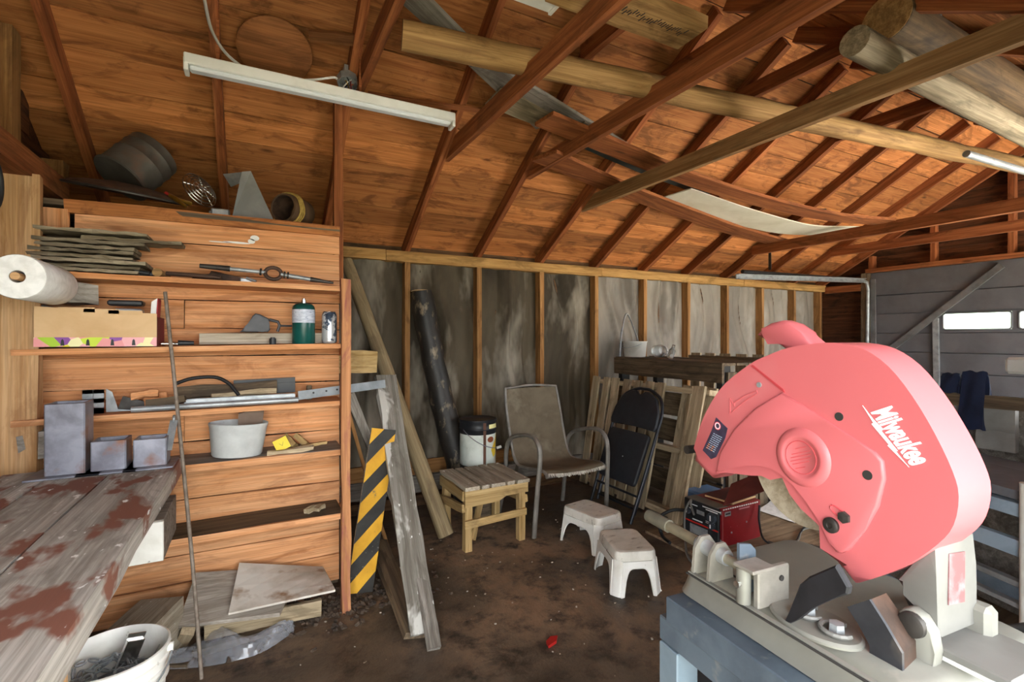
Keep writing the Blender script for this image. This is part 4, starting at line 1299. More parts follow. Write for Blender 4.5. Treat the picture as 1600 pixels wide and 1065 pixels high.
# roll of tar paper
pa, pb = P(728, 775, Z=0.10), P(658, 456, Y=3.70)
pa = P(724, 770, Y=3.58)
pa.z = max(pa.z, 0.12)
t = thing('tar_paper_roll', 'tall dark roll of tar paper leaning on the stud wall', 'roll', (pa.x, pa.y, 0))
pts = [V((pa.x + 0.02, pa.y - 0.02, 0.0)), pa + V((0, 0, 0.05)), pa.lerp(pb, 0.5) + V((-0.02, -0.01, 0)), pb]
rollm = mat('dark tar roll', '#2b2723', '#1c1917', 5, 0.5, alt2='#9c8a70', scale2=7, lo2=0.56, hi2=0.74, stretch=(2, 2, 1), bump=0.5)
b = B().tube(pts, [0.098, 0.094, 0.088, 0.082], 22, sub=12)
for v in b.bm.verts:
    v.co += V((1, 1, 0)) * 0.0022 * math.sin(v.co.z * 130) + V((0.004 * math.sin(v.co.z * 21), 0, 0))
b.done('roll', rollm, t, smooth=70)
B().lathe([(0.075, 0.001), (0.078, 0.006), (0.0, 0.004)], frame((1, 0, 0), pb - pts[2], pb), 20).done('paper_edge', M_['card'], t, smooth=60)
# dark plank behind, grey plank, barricade board, sticks
pa, pb = P(650, 996, Z=0.01), P(588, 842, Y=2.96)
o = lumber('plank', pa + V((0, 0, 0.01)), P(590, 846, Y=2.95), 0.10, 0.03, M_['darkwood'], None, (0.2, -0.3, 1))
tag(o, 'short dark plank leaning behind the long grey plank', 'plank')
pa, pb = P(661, 990, Z=0.02), P(602, 588, Y=2.98)
o = lumber('plank', pa, pb, 0.118, 0.035, M_['greywhite'], None, (0.0, -1, 0.2), cuts=9, jit=0.003, twist=0.1)
tag(o, 'long weathered grey plank with white paint spatter leaning by the shelves', 'plank')
o = lumber('plank', P(679, 1014, Z=0.01), P(655, 880, Y=2.30), 0.05, 0.03, M_['grey'], None, (0, -1, 0.2), cuts=3, jit=0.004)
tag(o, 'narrow grey strip standing at the foot of the long grey plank', 'plank')
# barricade board
pa, pb = P(562, 926, Z=0.02), P(603, 668, Y=2.86)
pb2 = P(600, 670, Y=2.68)
M = frame(pb2 - pa, (0.15, -1, 0.2), (pa + pb2) / 2)
L = (pb2 - pa).length
t = thing('barricade_board', 'yellow and black striped barricade board leaning beside the shelf post', 'barricade board', pa)
wdt = 0.135
ym = mat('worn yellow paint', '#d9a32a', '#c08c1c', 6, 0.6, alt2='#7a6a4a', scale2=24, lo2=0.64, hi2=0.74)
bm_ = mat('worn black paint', '#35332f', '#24221f', 8, 0.6, alt2='#a8a49a', scale2=30, lo2=0.66, hi2=0.74)
B().box((0, 0, -0.007), (L, wdt, 0.013), M, 0.001).done('board', M_['grey'], t)


def clip_poly(poly, x0, x1):
    for s, lim in ((1, x1), (-1, x0)):
        out = []
        for i in range(len(poly)):
            a, c = poly[i], poly[(i + 1) % len(poly)]
            ia, ic = s * a[0] <= s * lim, s * c[0] <= s * lim
            if ia:
                out.append(a)
            if ia != ic:
                f = (lim - a[0]) / (c[0] - a[0])
                out.append((lim, a[1] + (c[1] - a[1]) * f))
        poly = out
        if not poly:
            return poly
    return poly


sw, sk = L / 8.2, 0.165
k = -4
while True:
    x0 = -L / 2 + k * sw
    if x0 > L / 2 + sk:
        break
    poly = clip_poly([(x0, -wdt / 2), (x0 + sw, -wdt / 2), (x0 + sw - sk, wdt / 2), (x0 - sk, wdt / 2)][::1], -L / 2, L / 2)
    if len(poly) >= 3:
        B().prism(poly, -0.0005, 0.0012, M).done('stripe', ym if k % 2 else bm_, t)
    k += 1
# thin sticks and pipe behind post
o = B().tube([P(612, 700, Y=3.05), P(551, 622, Y=2.95)], 0.016, 8).done('steel_pipe', M_['steel'], None, M=Matrix.Translation(P(551, 622, Y=2.95)), smooth=40)
bpy.data.objects.remove(o)
pa = P(618, 735, Y=3.25)
pa.z = 0.0
o = lumber('stick', V((0.93, 3.30, 0.0)), P(545, 614, Y=2.80), 0.05, 0.03, M_['grey'], None, (0, -1, 0))
tag(o, 'thin grey stick slanting behind the shelf post and plank', 'stick')
o = lumber('stick', V((0.74, 3.0, 0.0)), P(543, 640, Y=2.82), 0.02, 0.02, M_['stud'], None, (0, -1, 0))
tag(o, 'thin orange lath leaning just behind the shelf post', 'stick')
q = P(567, 565, Y=2.80)
o = lumber('wood_block', V((0.30, 2.83, q.z)), V((q.x + 0.075, 2.83, q.z)), 0.10, 0.12, M_['stool'], None, (0, 0, 1), jit=0.006)
tag(o, 'thick tan timber end jutting out behind the shelf post', 'timber')
lumber('bearer', (0.38, YSB + 0.10, 0.0), (0.38, YSB + 0.10, q.z - 0.052), 0.06, 0.06, M_['darkwood'], sh, (0, -1, 0))

# ================================================================== STOOL AND PAIL
st = thing('wooden_step_stool', 'small homemade wooden stool with a slatted top and crossed brace', 'stool', (1.37, 3.0, 0))
x0, x1, y0, y1, zt = 1.155, 1.575, 2.805, 3.215, 0.405
ws = [0.094, 0.050, 0.094, 0.054, 0.090]
xx = x0 - 0.012
gap = (x1 - x0 + 0.03 - sum(ws)) / 4
for w in ws:
    lumber('slat', (xx + w / 2, y0 - 0.03, zt - 0.011), (xx + w / 2, y1 + 0.02, zt - 0.011), w, 0.022, M_['stooltop'], st)
    xx += w + gap
for (lx, ly) in ((x0 + 0.022, y0 + 0.02), (x1 - 0.022, y0 + 0.02), (x0 + 0.022, y1 - 0.02), (x1 - 0.022, y1 - 0.02)):
    lumber('leg', (lx, ly, 0), (lx, ly, zt - 0.024), 0.045, 0.045, M_['stool'], st, (0, -1, 0), cuts=2)
b = B()
XZp = Matrix.Rotation(math.radians(90), 4, 'X')
b.prism([(x0 - 0.01, zt - 0.025), (x1 + 0.01, zt - 0.025), (x1 + 0.01, zt - 0.085), (x0 + 0.27, zt - 0.09), (x0 + 0.22, zt - 0.115), (x0 - 0.01, zt - 0.125)], -(y0 - 0.004), -(y0 - 0.024), XZp)
b.done('apron', M_['stool'], st)
lumber('apron', (x0, y1 + 0.01, zt - 0.07), (x1, y1 + 0.01, zt - 0.07), 0.09, 0.02, M_['stool'], st, (0, -1, 0))
lumber('rail', (x0 - 0.01, y0 - 0.012, 0.175), (x1 + 0.0, y0 - 0.012, 0.19), 0.045, 0.02, M_['stool'], st, (0, -1, 0))
lumber('brace', (x0 + 0.07, y0 + 0.055, 0.05), (x1 - 0.12, y1 - 0.06, 0.36), 0.04, 0.02, M_['stool'], st, (0, -1, 0))
for lx in (x0 - 0.010, x1 + 0.010):
    lumber('side_rail', (lx, y0 + 0.0, 0.27), (lx, y1, 0.22), 0.05, 0.02, M_['stool'], st, (1, 0, 0))
    lumber('side_apron', (lx, y0, zt - 0.06), (lx, y1, zt - 0.06), 0.06, 0.02, M_['stool'], st, (1, 0, 0))
q = P(750, 600, Y=3.36)
pc = V((q.x, 3.42, 0))
o = B().cyl((pc.x + 0.01, 3.40, 0), (pc.x + 0.01, 3.40, 0.375), 0.115, 0.11, 24).done('chopping_block', M_['darkwood'], None, M=Matrix.Translation((pc.x, 3.42, 0)), smooth=40)
tag(o, 'dark round chopping block behind the stool carrying the paint pail', 'block')
pl = thing('paint_pail', 'metal paint pail with black top, white body and brown drip', 'pail', (pc.x, 3.40, 0.376))
M = Matrix.Translation((pc.x, 3.40, 0.376))
R = 0.135
B().lathe([(0, 0.002), (R - 0.004, 0.002), (R, 0.006), (R, 0.232)], M, 40).done('white_body', mat('dirty white label', '#d8ddd4', '#c2c8be', 9, 0.5, alt2='#8a8a7e', scale2=20, lo2=0.66, hi2=0.76), pl, smooth=50, label='white lower body with label')
B().lathe([(R, 0.232), (R + 0.002, 0.234), (R + 0.002, 0.262), (R + 0.005, 0.265), (R + 0.005, 0.270), (R + 0.002, 0.273), (R + 0.002, 0.318), (R + 0.006, 0.322), (R + 0.006, 0.335), (R, 0.338), (R - 0.008, 0.330), (0, 0.328)], M, 40).done('black_top', M_['black'], pl, smooth=50, label='black upper band and lid')


def wrap(parent, name, m, a0, a1, z0, z1, off, label=None, shape=None):
    b = B()

    def fn(u, v):
        a = math.radians(a0 + (a1 - a0) * u)
        z = z0 + (z1 - z0) * v
        if shape:
            a, z = shape(u, v)
        return M @ V(((R + off) * math.cos(a), (R + off) * math.sin(a), z))
    b.grid(fn, 10, 6, 0.0006)
    return b.done(name, m, parent, smooth=60, label=label)


wrap(pl, 'drip', mat('brown drip', '#5a3a2a', None, rough=0.5), 263, 272, 0.005, 0.338, 0.003, 'dark brown drip stripe')
wrap(pl, 'yellow_patch', mat('yellow print', '#e2c23a', '#d0b02c', 8, 0.6), 0, 1, 0, 1, 0.001, 'yellow printed wedge', lambda u, v: (math.radians(292 + 36 * u * (0.4 + 0.6 * v) + 10 * (1 - v)), 0.06 + 0.15 * v * (0.4 + 0.6 * u) + 0.02 * u))
wrap(pl, 'brown_spot', mat('brown print', '#8a4a2a', None, rough=0.6), 0, 1, 0, 1, 0.0015, 'brown printed spot', lambda u, v: (math.radians(290 + 13 * (v * math.cos(6.283 * u))), 0.195 + 0.022 * v * math.sin(6.283 * u)))
wrap(pl, 'cream_label', mat('cream print', '#e6dfa0', None, rough=0.6), 283, 325, 0.275, 0.305, 0.003, 'cream strip on the black band')
hp = [M @ V(((R + 0.012) * math.cos(math.radians(200 + 120 * k / 14)), (R + 0.012) * math.sin(math.radians(200 + 120 * k / 14)), 0.27 - 0.15 * (k / 14) - 0.03 * math.sin(math.pi * k / 14))) for k in range(15)]
B().tube(hp, 0.003, 6).done('wire_handle', M_['steel'], pl, smooth=60)
B().cyl(hp[-1] - V((0.0, 0, 0.0)), hp[-1] + V((0.035, 0.0, 0.006)), 0.010).done('grip', M_['white'], pl, smooth=50)

# ================================================================== PATIO CHAIR
pc = thing('patio_chair', 'brown mesh patio chair with grey metal arms and frayed seat', 'chair', (1.93, 3.0, 0))
fm = mat('grey brown metal', '#86817a', '#6c6760', 10, 0.45, 0.3)
xl, xr = 1.70, 2.175


def side(x, s):
    ff = V((x + 0.055 * s * -1 * 0 + s * 0.03, 2.80, 0.0))
    b = B()
    arm = [ff, V((x + s * 0.02, 2.775, 0.30)), V((x + s * 0.01, 2.755, 0.54)), V((x + s * 0.01, 2.80, 0.635)), V((x + s * 0.01, 2.90, 0.655)), V((x + s * 0.01, 3.06, 0.625)), V((x + s * 0.005, 3.20, 0.57)), V((x + s * 0.0, 3.26, 0.46)), V((x, 3.27, 0.30)), V((x + s * 0.02, 3.34, 0.0))]
    b.tube(arm, 0.0135, 10, sub=5, flat=1.3)
    return b.done('arm_and_legs', fm, pc, smooth=60)


side(xl - 0.03, -1)
side(xr + 0.03, 1)
for x in (xl, xr):
    rail = [V((x, 2.73, 0.415)), V((x, 2.80, 0.435)), V((x, 3.05, 0.40)), V((x, 3.17, 0.42)), V((x, 3.24, 0.55)), V((x, 3.32, 0.80)), V((x + (0.01 if x < 1.9 else -0.01), 3.355, 0.935))]
    B().tube(rail, 0.011, 10, sub=5).done('seat_rail', fm, pc, smooth=60)
sp = smooth([V((0, 2.735, 0.425)), V((0, 2.80, 0.44)), V((0, 3.05, 0.405)), V((0, 3.165, 0.42)), V((0, 3.235, 0.54)), V((0, 3.315, 0.79)), V((0, 3.35, 0.925))], 6)


def sling(u, v):
    i = min(int(v * (len(sp) - 1)), len(sp) - 2)
    f = v * (len(sp) - 1) - i
    q = sp[i].lerp(sp[i + 1], f)
    sagg = 0.018 * math.sin(math.pi * u)
    return V((xl + 0.004 + (xr - xl - 0.008) * u, q.y + (sagg if v > 0.5 else 0), q.z - (sagg if v <= 0.5 else 0)))


B().grid(sling, 10, 36, 0.003).done('sling', M_['sling'], pc, smooth=60)
B().tube([V((xl + 0.01, 3.352, 0.93)), V(((xl + xr) / 2, 3.375, 0.945)), V((xr - 0.01, 3.352, 0.93))], 0.010, 8, sub=4).done('top_rail', fm, pc, smooth=60)
B().tube([V((xl, 2.745, 0.405)), V((xr, 2.745, 0.405))], 0.011, 8).done('front_rail', fm, pc, smooth=60)
fray = mat('frayed pale threads', '#c8c2b6', '#a39c90', 20, 0.95)
random.seed(3)
b = B()
for k in range(90):
    x = xl + 0.01 + (xr - xl - 0.02) * (k + random.random()) / 90
    h = random.uniform(0.008, 0.022)
    sagg = 0.018 * math.sin(math.pi * (x - xl) / (xr - xl))
    b.bar((x, 2.732, 0.432 - sagg), (x + random.uniform(-.006, .006), 2.722 + random.uniform(-.004, .004), 0.430 - sagg - h), 0.004, 0.003)
tag(b.done('frayed_edge', fray, pc), 'frayed pale front edge', kind='stuff')

# ================================================================== PLASTIC STEP STOOLS


def step_stool(label, c, ex, L, Wd, H):
    """moulded stool: top sheet, skirt with arched openings and four channelled legs; ex = long axis"""
    r = thing('plastic_step_stool', label, 'step stool', c, 'white plastic step stools')
    M = frame(ex, (0, 0, 1), c)
    sp = 0.022

    def rr(hx, hy, z, rad, n=5):
        pts = []
        for (cx, cy, a0) in ((hx - rad, hy - rad, 0), (-hx + rad, hy - rad, 90), (-hx + rad, -hy + rad, 180), (hx - rad, -hy + rad, 270)):
            for k in range(n):
                a = math.radians(a0 + 90 * k / (n - 1))
                pts.append(V((cx + rad * math.cos(a), cy + rad * math.sin(a), z)))
        return pts
    hx, hy = L / 2 - sp, Wd / 2 - sp
    b = B()
    loops = [rr(hx - 0.028, hy - 0.028, H - 0.001, 0.03), rr(hx - 0.014, hy - 0.014, H, 0.035), rr(hx - 0.004, hy - 0.004, H - 0.004, 0.038), rr(hx, hy, H - 0.014, 0.04), rr(hx + 0.003, hy + 0.003, H - 0.05, 0.04)]
    vr = [[b.bm.verts.new(p) for p in lp] for lp in loops]
    b.bm.faces.new(vr[0])
    n = len(vr[0])
    fs = []
    for a, d in zip(vr[:-1], vr[1:]):
        for i in range(n):
            j = (i + 1) % n
            fs.append(b.bm.faces.new((a[i], d[i], d[j], a[j])))
    b.bm.transform(M)
    bmesh.ops.recalc_face_normals(b.bm, faces=b.bm.faces[:])
    shell(b.bm, b.bm.faces[:], 0.004)
    b.done('top', M_['stooltopw'], r, smooth=40)
    # skirts: each side a panel with an arch cut out, flaring down to the feet

    def panel(h0, along, out, name):
        b = B()
        base = h0
        z1 = H - 0.048
        inner = base - 0.014
        N = 24
        top, bot = [], []
        for i in range(N + 1):
            s = -1 + 2 * i / N
            x = s * base
            ax = abs(x)
            if ax >= inner:
                zb = 0.004
            else:
                f = ax / inner
                zb = (H - 0.085) * (1 - f ** 5) ** 0.5 + 0.004
            fl = lambda z: sp * (1 - (z / H)) + 0.003
            wx = lambda z: x + math.copysign(1, x) * (sp * (1 - z / H)) * (ax / base) if ax > 0 else x
            top.append(b.bm.verts.new(M @ (along * wx(z1) + out[0] * (out[1] + fl(z1)) + V((0, 0, z1)))))
            bot.append(b.bm.verts.new(M @ (along * wx(zb) + out[0] * (out[1] + fl(zb)) + V((0, 0, zb)))))
        fs = []
        for i in range(N):
            fs.append(b.bm.faces.new((top[i], top[i + 1], bot[i + 1], bot[i])))
        bmesh.ops.recalc_face_normals(b.bm, faces=b.bm.faces[:])
        shell(b.bm, fs, 0.004)
        edge = [M.inverted() @ v.co for v in bot]
        b.done(name, M_['whitep'], r, smooth=35)
        B().tube([M @ e for e in edge], 0.0045, 6).done('arch_rim', M_['whitep'], r, smooth=60)
    ux, uy = V((1, 0, 0)), V((0, 1, 0))
    for s in (-1, 1):
        panel(hx - 0.036, ux, (uy * s, hy), 'long_skirt')
        panel(hy - 0.036, uy, (ux * s, hx), 'short_skirt')
    for sx in (-1, 1):
        for sy in (-1, 1):
            b = B()

            def leg(u, v, sx=sx, sy=sy):
                a = math.radians(90 * u)
                z = (H - 0.046) * v + 0.002
                f = sp * (1 - z / H)
                rad = 0.040 - 0.006 * math.sin(math.pi * u) ** 2 * (1 - 0.3 * v)
                return M @ V((sx * (hx - 0.04 + f + rad * math.cos(a)), sy * (hy - 0.04 + f + rad * math.sin(a)), z))
            b.grid(leg, 8, 6, 0.004)
            b.done('leg', M_['whitep'], r, smooth=50)
    return r


M_['stooltopw'] = mat('dirty white plastic top', '#dedacf', '#c6c1b4', 7, 0.5, lo=0.42, hi=0.66, alt2='#8d857a', scale2=16, lo2=0.60, hi2=0.70, stretch=(1, 2.2, 1))
step_stool('white plastic step stool with grey scuffs, the nearer one to the camera', V((1.802, 2.082, 0)), V((0.12, 0.325, 0)), 0.355, 0.265, 0.222)
step_stool('white plastic step stool in front of the folding chair', V((1.935, 2.565, 0)), V((0.06, -0.365, 0)), 0.37, 0.27, 0.222)

# ================================================================== PALLETS
pt = thing('wooden_pallet', 'weathered tan wooden pallet leaning on the crate behind the folding chair', 'pallet', (2.7, 3.1, 0))
BL, BR = V((2.71, 3.70, 0.0)), V((2.69, 2.46, 0.0))
TLp, TRp = V((2.86, 3.70, 0.955)), V((2.95, 2.46, 0.955))


def pal(u, v, off=0.0):
    q = BL.lerp(BR, u).lerp(TLp.lerp(TRp, u), v)
    n = (BR - BL).cross(TLp - BL).normalized()
    return q + n * off


nrm = (BR - BL).cross(TLp - BL).normalized()
if nrm.x > 0:
    nrm = -nrm
sg = -1 if (BR - BL).cross(TLp - BL).x > 0 else 1
us = [(0.045, .085), (0.155, .075), (0.25, .085), (0.36, .08), (0.465, .08), (0.56, .085), (0.66, .075), (0.94, .115)]
for u, w in us:
    lumber('deck_board', pal(u, 0.0, sg * 0.060), pal(u, 1.0, sg * 0.060), w, 0.018, M_['pallet'], pt, nrm, cuts=4, jit=0.003)
for u, w in ((0.06, .09), (0.3, .09), (0.52, .09), (0.78, .09), (0.95, .09)):
    lumber('deck_board', pal(u, 0.0, -sg * 0.058), pal(u, 1.0, -sg * 0.058), w, 0.018, M_['pallet'], pt, nrm, cuts=3, jit=0.003)
for v in (0.04, 0.5, 0.96):
    lumber('stringer', pal(0.0, v, 0), pal(1.0, v, 0), 0.04, 0.095, M_['pallet'], pt, nrm, cuts=4)
ct = thing('wooden_crate', 'dark weathered wooden crate standing behind the leaning pallet', 'crate', (3.2, 3.1, 0))
cx0, cx1, cy0, cy1, cz = 3.08, 3.62, 2.50, 3.70, 1.13
for z in (0.12, 0.33, 0.55, 0.77):
    lumber('board', (cx0, cy0, z), (cx0, cy1, z), 0.19, 0.022, M_['darkwood'], ct, (-1, 0, 0))
lumber('board', (cx0 - 0.015, cy0 - 0.02, cz - 0.075), (cx0 - 0.015, cy1, cz - 0.075), 0.15, 0.025, M_['darkwood'], ct, (-1, 0, 0))
for (x, y) in ((cx0 + 0.05, cy0 + 0.03), (cx1 - 0.05, cy0 + 0.03), (cx0 + 0.05, cy1 - 0.05), (cx1 - 0.05, cy1 - 0.05)):
    lumber('post', (x, y, 0), (x, y, cz - 0.015), 0.09, 0.05, mat('black stained wood', '#2e2c2b', '#1f1e1d', 8, 0.8), ct, (0, -1, 0), cuts=2)
for x in (3.14, 3.28, 3.42, 3.56):
    lumber('top_board', (x, cy0 - 0.02, cz - 0.012), (x, cy1, cz - 0.012 + random.uniform(0, .01)), 0.13, 0.02, M_['darkwood'], ct)
for x in (3.17, 3.29, 3.41, 3.53):
    lumber('board', (x, cy0 - 0.01, 0.02), (x, cy0 - 0.01, 1.06), 0.095, 0.022, M_['darkwood'], ct, (0, -1, 0))
o = thing('far_pallet', 'grey wooden pallet standing beyond the dark crate', 'pallet', (3.95, 3.0, 0))
for y in (2.45, 2.62, 2.79, 2.96, 3.13, 3.30, 3.47):
    lumber('deck_board', (3.86, y, 0.0), (3.90, y, 1.17), 0.11, 0.02, M_['pallet'], o, (-1, 0, 0))
for z in (0.1, 0.6, 1.12):
    lumber('stringer', (3.92, 2.40, z), (3.92, 3.55, z), 0.09, 0.05, M_['darkwood'], o, (0, 0, 1))
# things on the crate
q = P(992, 548, X=3.25)
bz = cz + 0.002
t = thing('printed_pail', 'small white pail with faded print standing on the dark crate', 'pail', (3.25, q.y, bz))
M = Matrix.Translation((3.25, q.y, bz))
h = P(992, 533, X=3.25).z - bz
prt = mat('faded printed white plastic', '#d6d4cc', '#c0beb4', 8, 0.45, alt2='#9a4a44', scale2=9, lo2=0.68, hi2=0.72)
B().lathe([(0, 0.003), (0.095, 0.003), (0.10, 0.01), (0.112, h - 0.01), (0.117, h - 0.006), (0.117, h), (0.110, h), (0.098, 0.014), (0, 0.012)], M, 32).done('body', prt, t, smooth=50)
B().tube([M @ V((-0.02, 0.118 * math.cos(a), h - 0.02 - 0.07 * math.sin(a) * 0.6)) + V((-0.10 * math.sin(a), 0, 0)) for a in [math.pi * k / 14 for k in range(15)]], 0.003, 6).done('handle', M_['galv'], t, smooth=60)
q = P(1033, 548, X=3.28)
t = thing('glass_jar', 'clear glass jar lying on the crate beside the printed pail', 'jar', (3.28, q.y, bz))
glass = mat('clear glass', '#eef2f2', None, rough=0.08, trans=0.85, alpha=0.8)
M = frame((0.2, 0, 1), (-0.35, -1, 0.15), (3.28, q.y + 0.06, bz + 0.062))
B().lathe([(0, 0), (0.05, 0), (0.056, 0.01), (0.056, 0.10), (0.042, 0.12), (0.042, 0.15), (0.039, 0.15), (0.039, 0.12), (0.052, 0.10), (0.052, 0.012), (0, 0.008)], M, 28).done('body', glass, t, smooth=50)
q = P(1047, 548, X=3.24)
t = thing('glass_bottle', 'small clear bottle tilted against the glass jar', 'bottle', (3.24, q.y, bz))
M = frame((1, 0, 0.1), (0.1, -0.45, 0.9), (3.24, q.y + 0.0, bz + 0.014))
B().lathe([(0, 0), (0.026, 0), (0.028, 0.01), (0.028, 0.07), (0.014, 0.09), (0.014, 0.12), (0.0, 0.12)], M, 24).done('body', glass, t, smooth=50)
q0, q1, q2, q3 = P(968, 562, Y=3.66), P(971, 520, Y=3.68), P(979, 490, Y=3.70), P(1001, 545, Y=3.66)
q0.z = max(q0.z, 1.14)
o = B().tube([q0, q1, q2, P(990, 512, Y=3.68), q3], 0.010, 8, sub=5, flat=0.6).done('metal_hoop', M_['galv'], None, M=Matrix.Translation(q0), smooth=60)
tag(o, 'grey metal hoop standing upright behind the printed pail', 'hoop')

# ================================================================== FOLDING CHAIR
O = V((2.345, 2.90, 0.012))
uv = V((0.0, -0.51, 0)).normalized()
vv = V((0.375, 0.03, 0.905)).normalized()
nn = uv.cross(vv).normalized()
if nn.x > 0:
    nn = -nn
FC = Matrix((uv, vv, nn)).transposed().to_4x4()
FC = Matrix.Translation(O) @ FC
fc = thing('folding_chair', 'black padded folding chair, folded and leaning on the pallet', 'chair', O)
bp_ = mat('black padded vinyl', '#2a2c31', '#23252a', 12, 0.55, bump=0.1)
bt = mat('black chair tube', '#2e3138', '#24262c', 10, 0.35, 0.2)


def fcp(u, v, n=0.0):
    return FC @ V((u * (0.95 + 0.40 * v), v, n))


H_ = 0.985
frm = [fcp(-0.245, 0.0), fcp(-0.225, 0.35), fcp(-0.205, 0.66), fcp(-0.195, 0.80), fcp(-0.15, 0.915), fcp(-0.06, H_ - 0.012), fcp(0.0, H_ - 0.005), fcp(0.06, H_ - 0.012), fcp(0.15, 0.915), fcp(0.195, 0.80), fcp(0.205, 0.66), fcp(0.225, 0.35), fcp(0.245, 0.0)]
B().tube(frm, 0.0125, 10, sub=5).done('front_frame', bt, fc, smooth=60)
B().tube([fcp(-0.215, 0.06, -0.035), fcp(-0.20, 0.45, -0.03)], 0.0115, 10).done('rear_leg', bt, fc, smooth=60)
B().tube([fcp(0.215, 0.06, -0.035), fcp(0.20, 0.45, -0.03)], 0.0115, 10).done('rear_leg', bt, fc, smooth=60)
B().tube([fcp(-0.232, 0.19), fcp(0.232, 0.19)], 0.009, 8).done('cross_bar', bt, fc, smooth=60)
B().tube([fcp(-0.21, 0.10, -0.034), fcp(0.21, 0.10, -0.034)], 0.009, 8).done('cross_bar', bt, fc, smooth=60)
back = [(-0.195, 0.665), (-0.205, 0.70), (-0.19, 0.80), (-0.145, 0.90), (-0.07, 0.955), (-0.035, 0.955), (0.0, 0.905), (0.035, 0.955), (0.07, 0.955), (0.145, 0.90), (0.19, 0.80), (0.205, 0.70), (0.195, 0.665), (0.10, 0.672), (0.0, 0.676), (-0.10, 0.672)]
B().prism([(a * (0.95 + 0.40 * c), c) for a, c in back[::-1]], 0.004, 0.034, FC, 0.010, 3).done('backrest', bp_, fc, smooth=50)
seat = []
for (cx, cy, a0) in ((0.155, 0.60, 0), (-0.155, 0.60, 90), (-0.165, 0.275, 180), (0.165, 0.275, 270)):
    for k in range(5):
        a = math.radians(a0 + 22.5 * k)
        seat.append((cx + 0.03 * math.cos(a), cy + 0.03 * math.sin(a)))
B().prism([(a * (0.95 + 0.40 * c), c) for a, c in seat], 0.006, 0.040, FC, 0.012, 3).done('seat', bp_, fc, smooth=50)
B().cyl(fcp(0.015, 0.43, 0.041), fcp(0.015, 0.43, 0.042), 0.004).done('white_speck', M_['white'], fc)

# ================================================================== WELDER
wd = thing('welding_machine', 'red box welding machine with black control face on the floor board', 'welder', (2.5, 2.1, 0.02))
A0 = P(1122, 858, Z=0.03)
A1 = P(1066, 815, Z=0.03)
A0, A1 = V((2.527, 2.08, 0.02)), V((2.527, 2.35, 0.02))
fd = (A1 - A0)
wW = 0.27
fd.normalize()
dp = V((-fd.y, fd.x, 0))
if dp.x < 0:
    dp = -dp
WMt = Matrix.Translation(A0) @ Matrix((fd, dp, V((0, 0, 1)))).transposed().to_4x4() @ Matrix.Diagonal((1, 1, 0.63, 1))
Wd_, Hd_ = 0.40, 0.39
wcs = B().box((wW / 2, Wd_ / 2 + 0.02, Hd_ / 2), (wW, Wd_ - 0.04, Hd_), WMt, 0.006).done('case', M_['red'], wd)
wfp = B().box((wW / 2, 0.010, Hd_ / 2), (wW, 0.02, Hd_), WMt, 0.004).done('front_panel', M_['black'], wd)
B().box((wW / 2, 0.05, Hd_ + 0.003), (wW - 0.01, 0.09, 0.006), WMt, 0.002).done('top_cap', M_['motor'], wd)
wp = mat('white print', '#e4e4e2', None, rough=0.6)
for (x, z, w, h_) in ((0.05, 0.345, 0.09, 0.010), (0.19, 0.345, 0.06, 0.008), (0.05, 0.365, 0.14, 0.010), (0.22, 0.30, 0.05, 0.010), (0.06, 0.23, 0.07, 0.006), (0.06, 0.215, 0.07, 0.006), (0.16, 0.20, 0.08, 0.012)):
    B().box((x, -0.0004, z), (w, 0.001, h_), WMt).done('printed_line', wp, wfp)
B().box((wW / 2, -0.0006, 0.17), (wW, 0.0012, 0.014), WMt).done('red_stripe', mat('bright red', '#c8281e', None, rough=0.5), wfp)
B().box((0.15, -0.0006, 0.10), (0.14, 0.0012, 0.09), WMt).done('grey_label', M_['galv'], wfp)
B().box((0.135, -0.0008, 0.29), (0.06, 0.0012, 0.04), WMt).done('rating_plate', M_['galv'], wfp)
for (x, z, r) in ((0.045, 0.285, 0.034), (0.045, 0.205, 0.024), (0.235, 0.27, 0.022)):
    B().cyl(WMt @ V((x, 0, z)), WMt @ V((x, -0.018, z)), r, r * 0.85, 20).done('knob', mat('dark knob', '#3a3f46', None, rough=0.4), wfp, smooth=40)
    B().box((x, -0.019, z), (0.006, 0.004, r * 1.5), WMt).done('knob_mark', wp, wfp)
for k in range(16):
    B().box((-0.0006, 0.05 + 0.021 * k, 0.372), (0.001, 0.014, 0.012), WMt).done('printed_letter', wp, wcs)
B().box((-0.0008, 0.085, 0.325), (0.0012, 0.055, 0.045), WMt).done('badge', M_['galv'], wcs)
B().box((-0.0010, 0.085, 0.325), (0.0014, 0.042, 0.014), WMt).done('badge_band', M_['black'], wcs)
B().box((-0.0008, 0.24, 0.345), (0.0012, 0.10, 0.012), WMt).done('printed_line', mat('pink print', '#c07a80', None, rough=0.6), wcs)
for (y, z) in ((0.02, 0.36), (0.02, 0.34), (0.02, 0.08), (0.12, 0.13), (0.26, 0.20)):
    B().cyl(WMt @ V((0.004, y, z)), WMt @ V((-0.003, y, z)), 0.006, n=10).done('screw', M_['galv'], wcs)
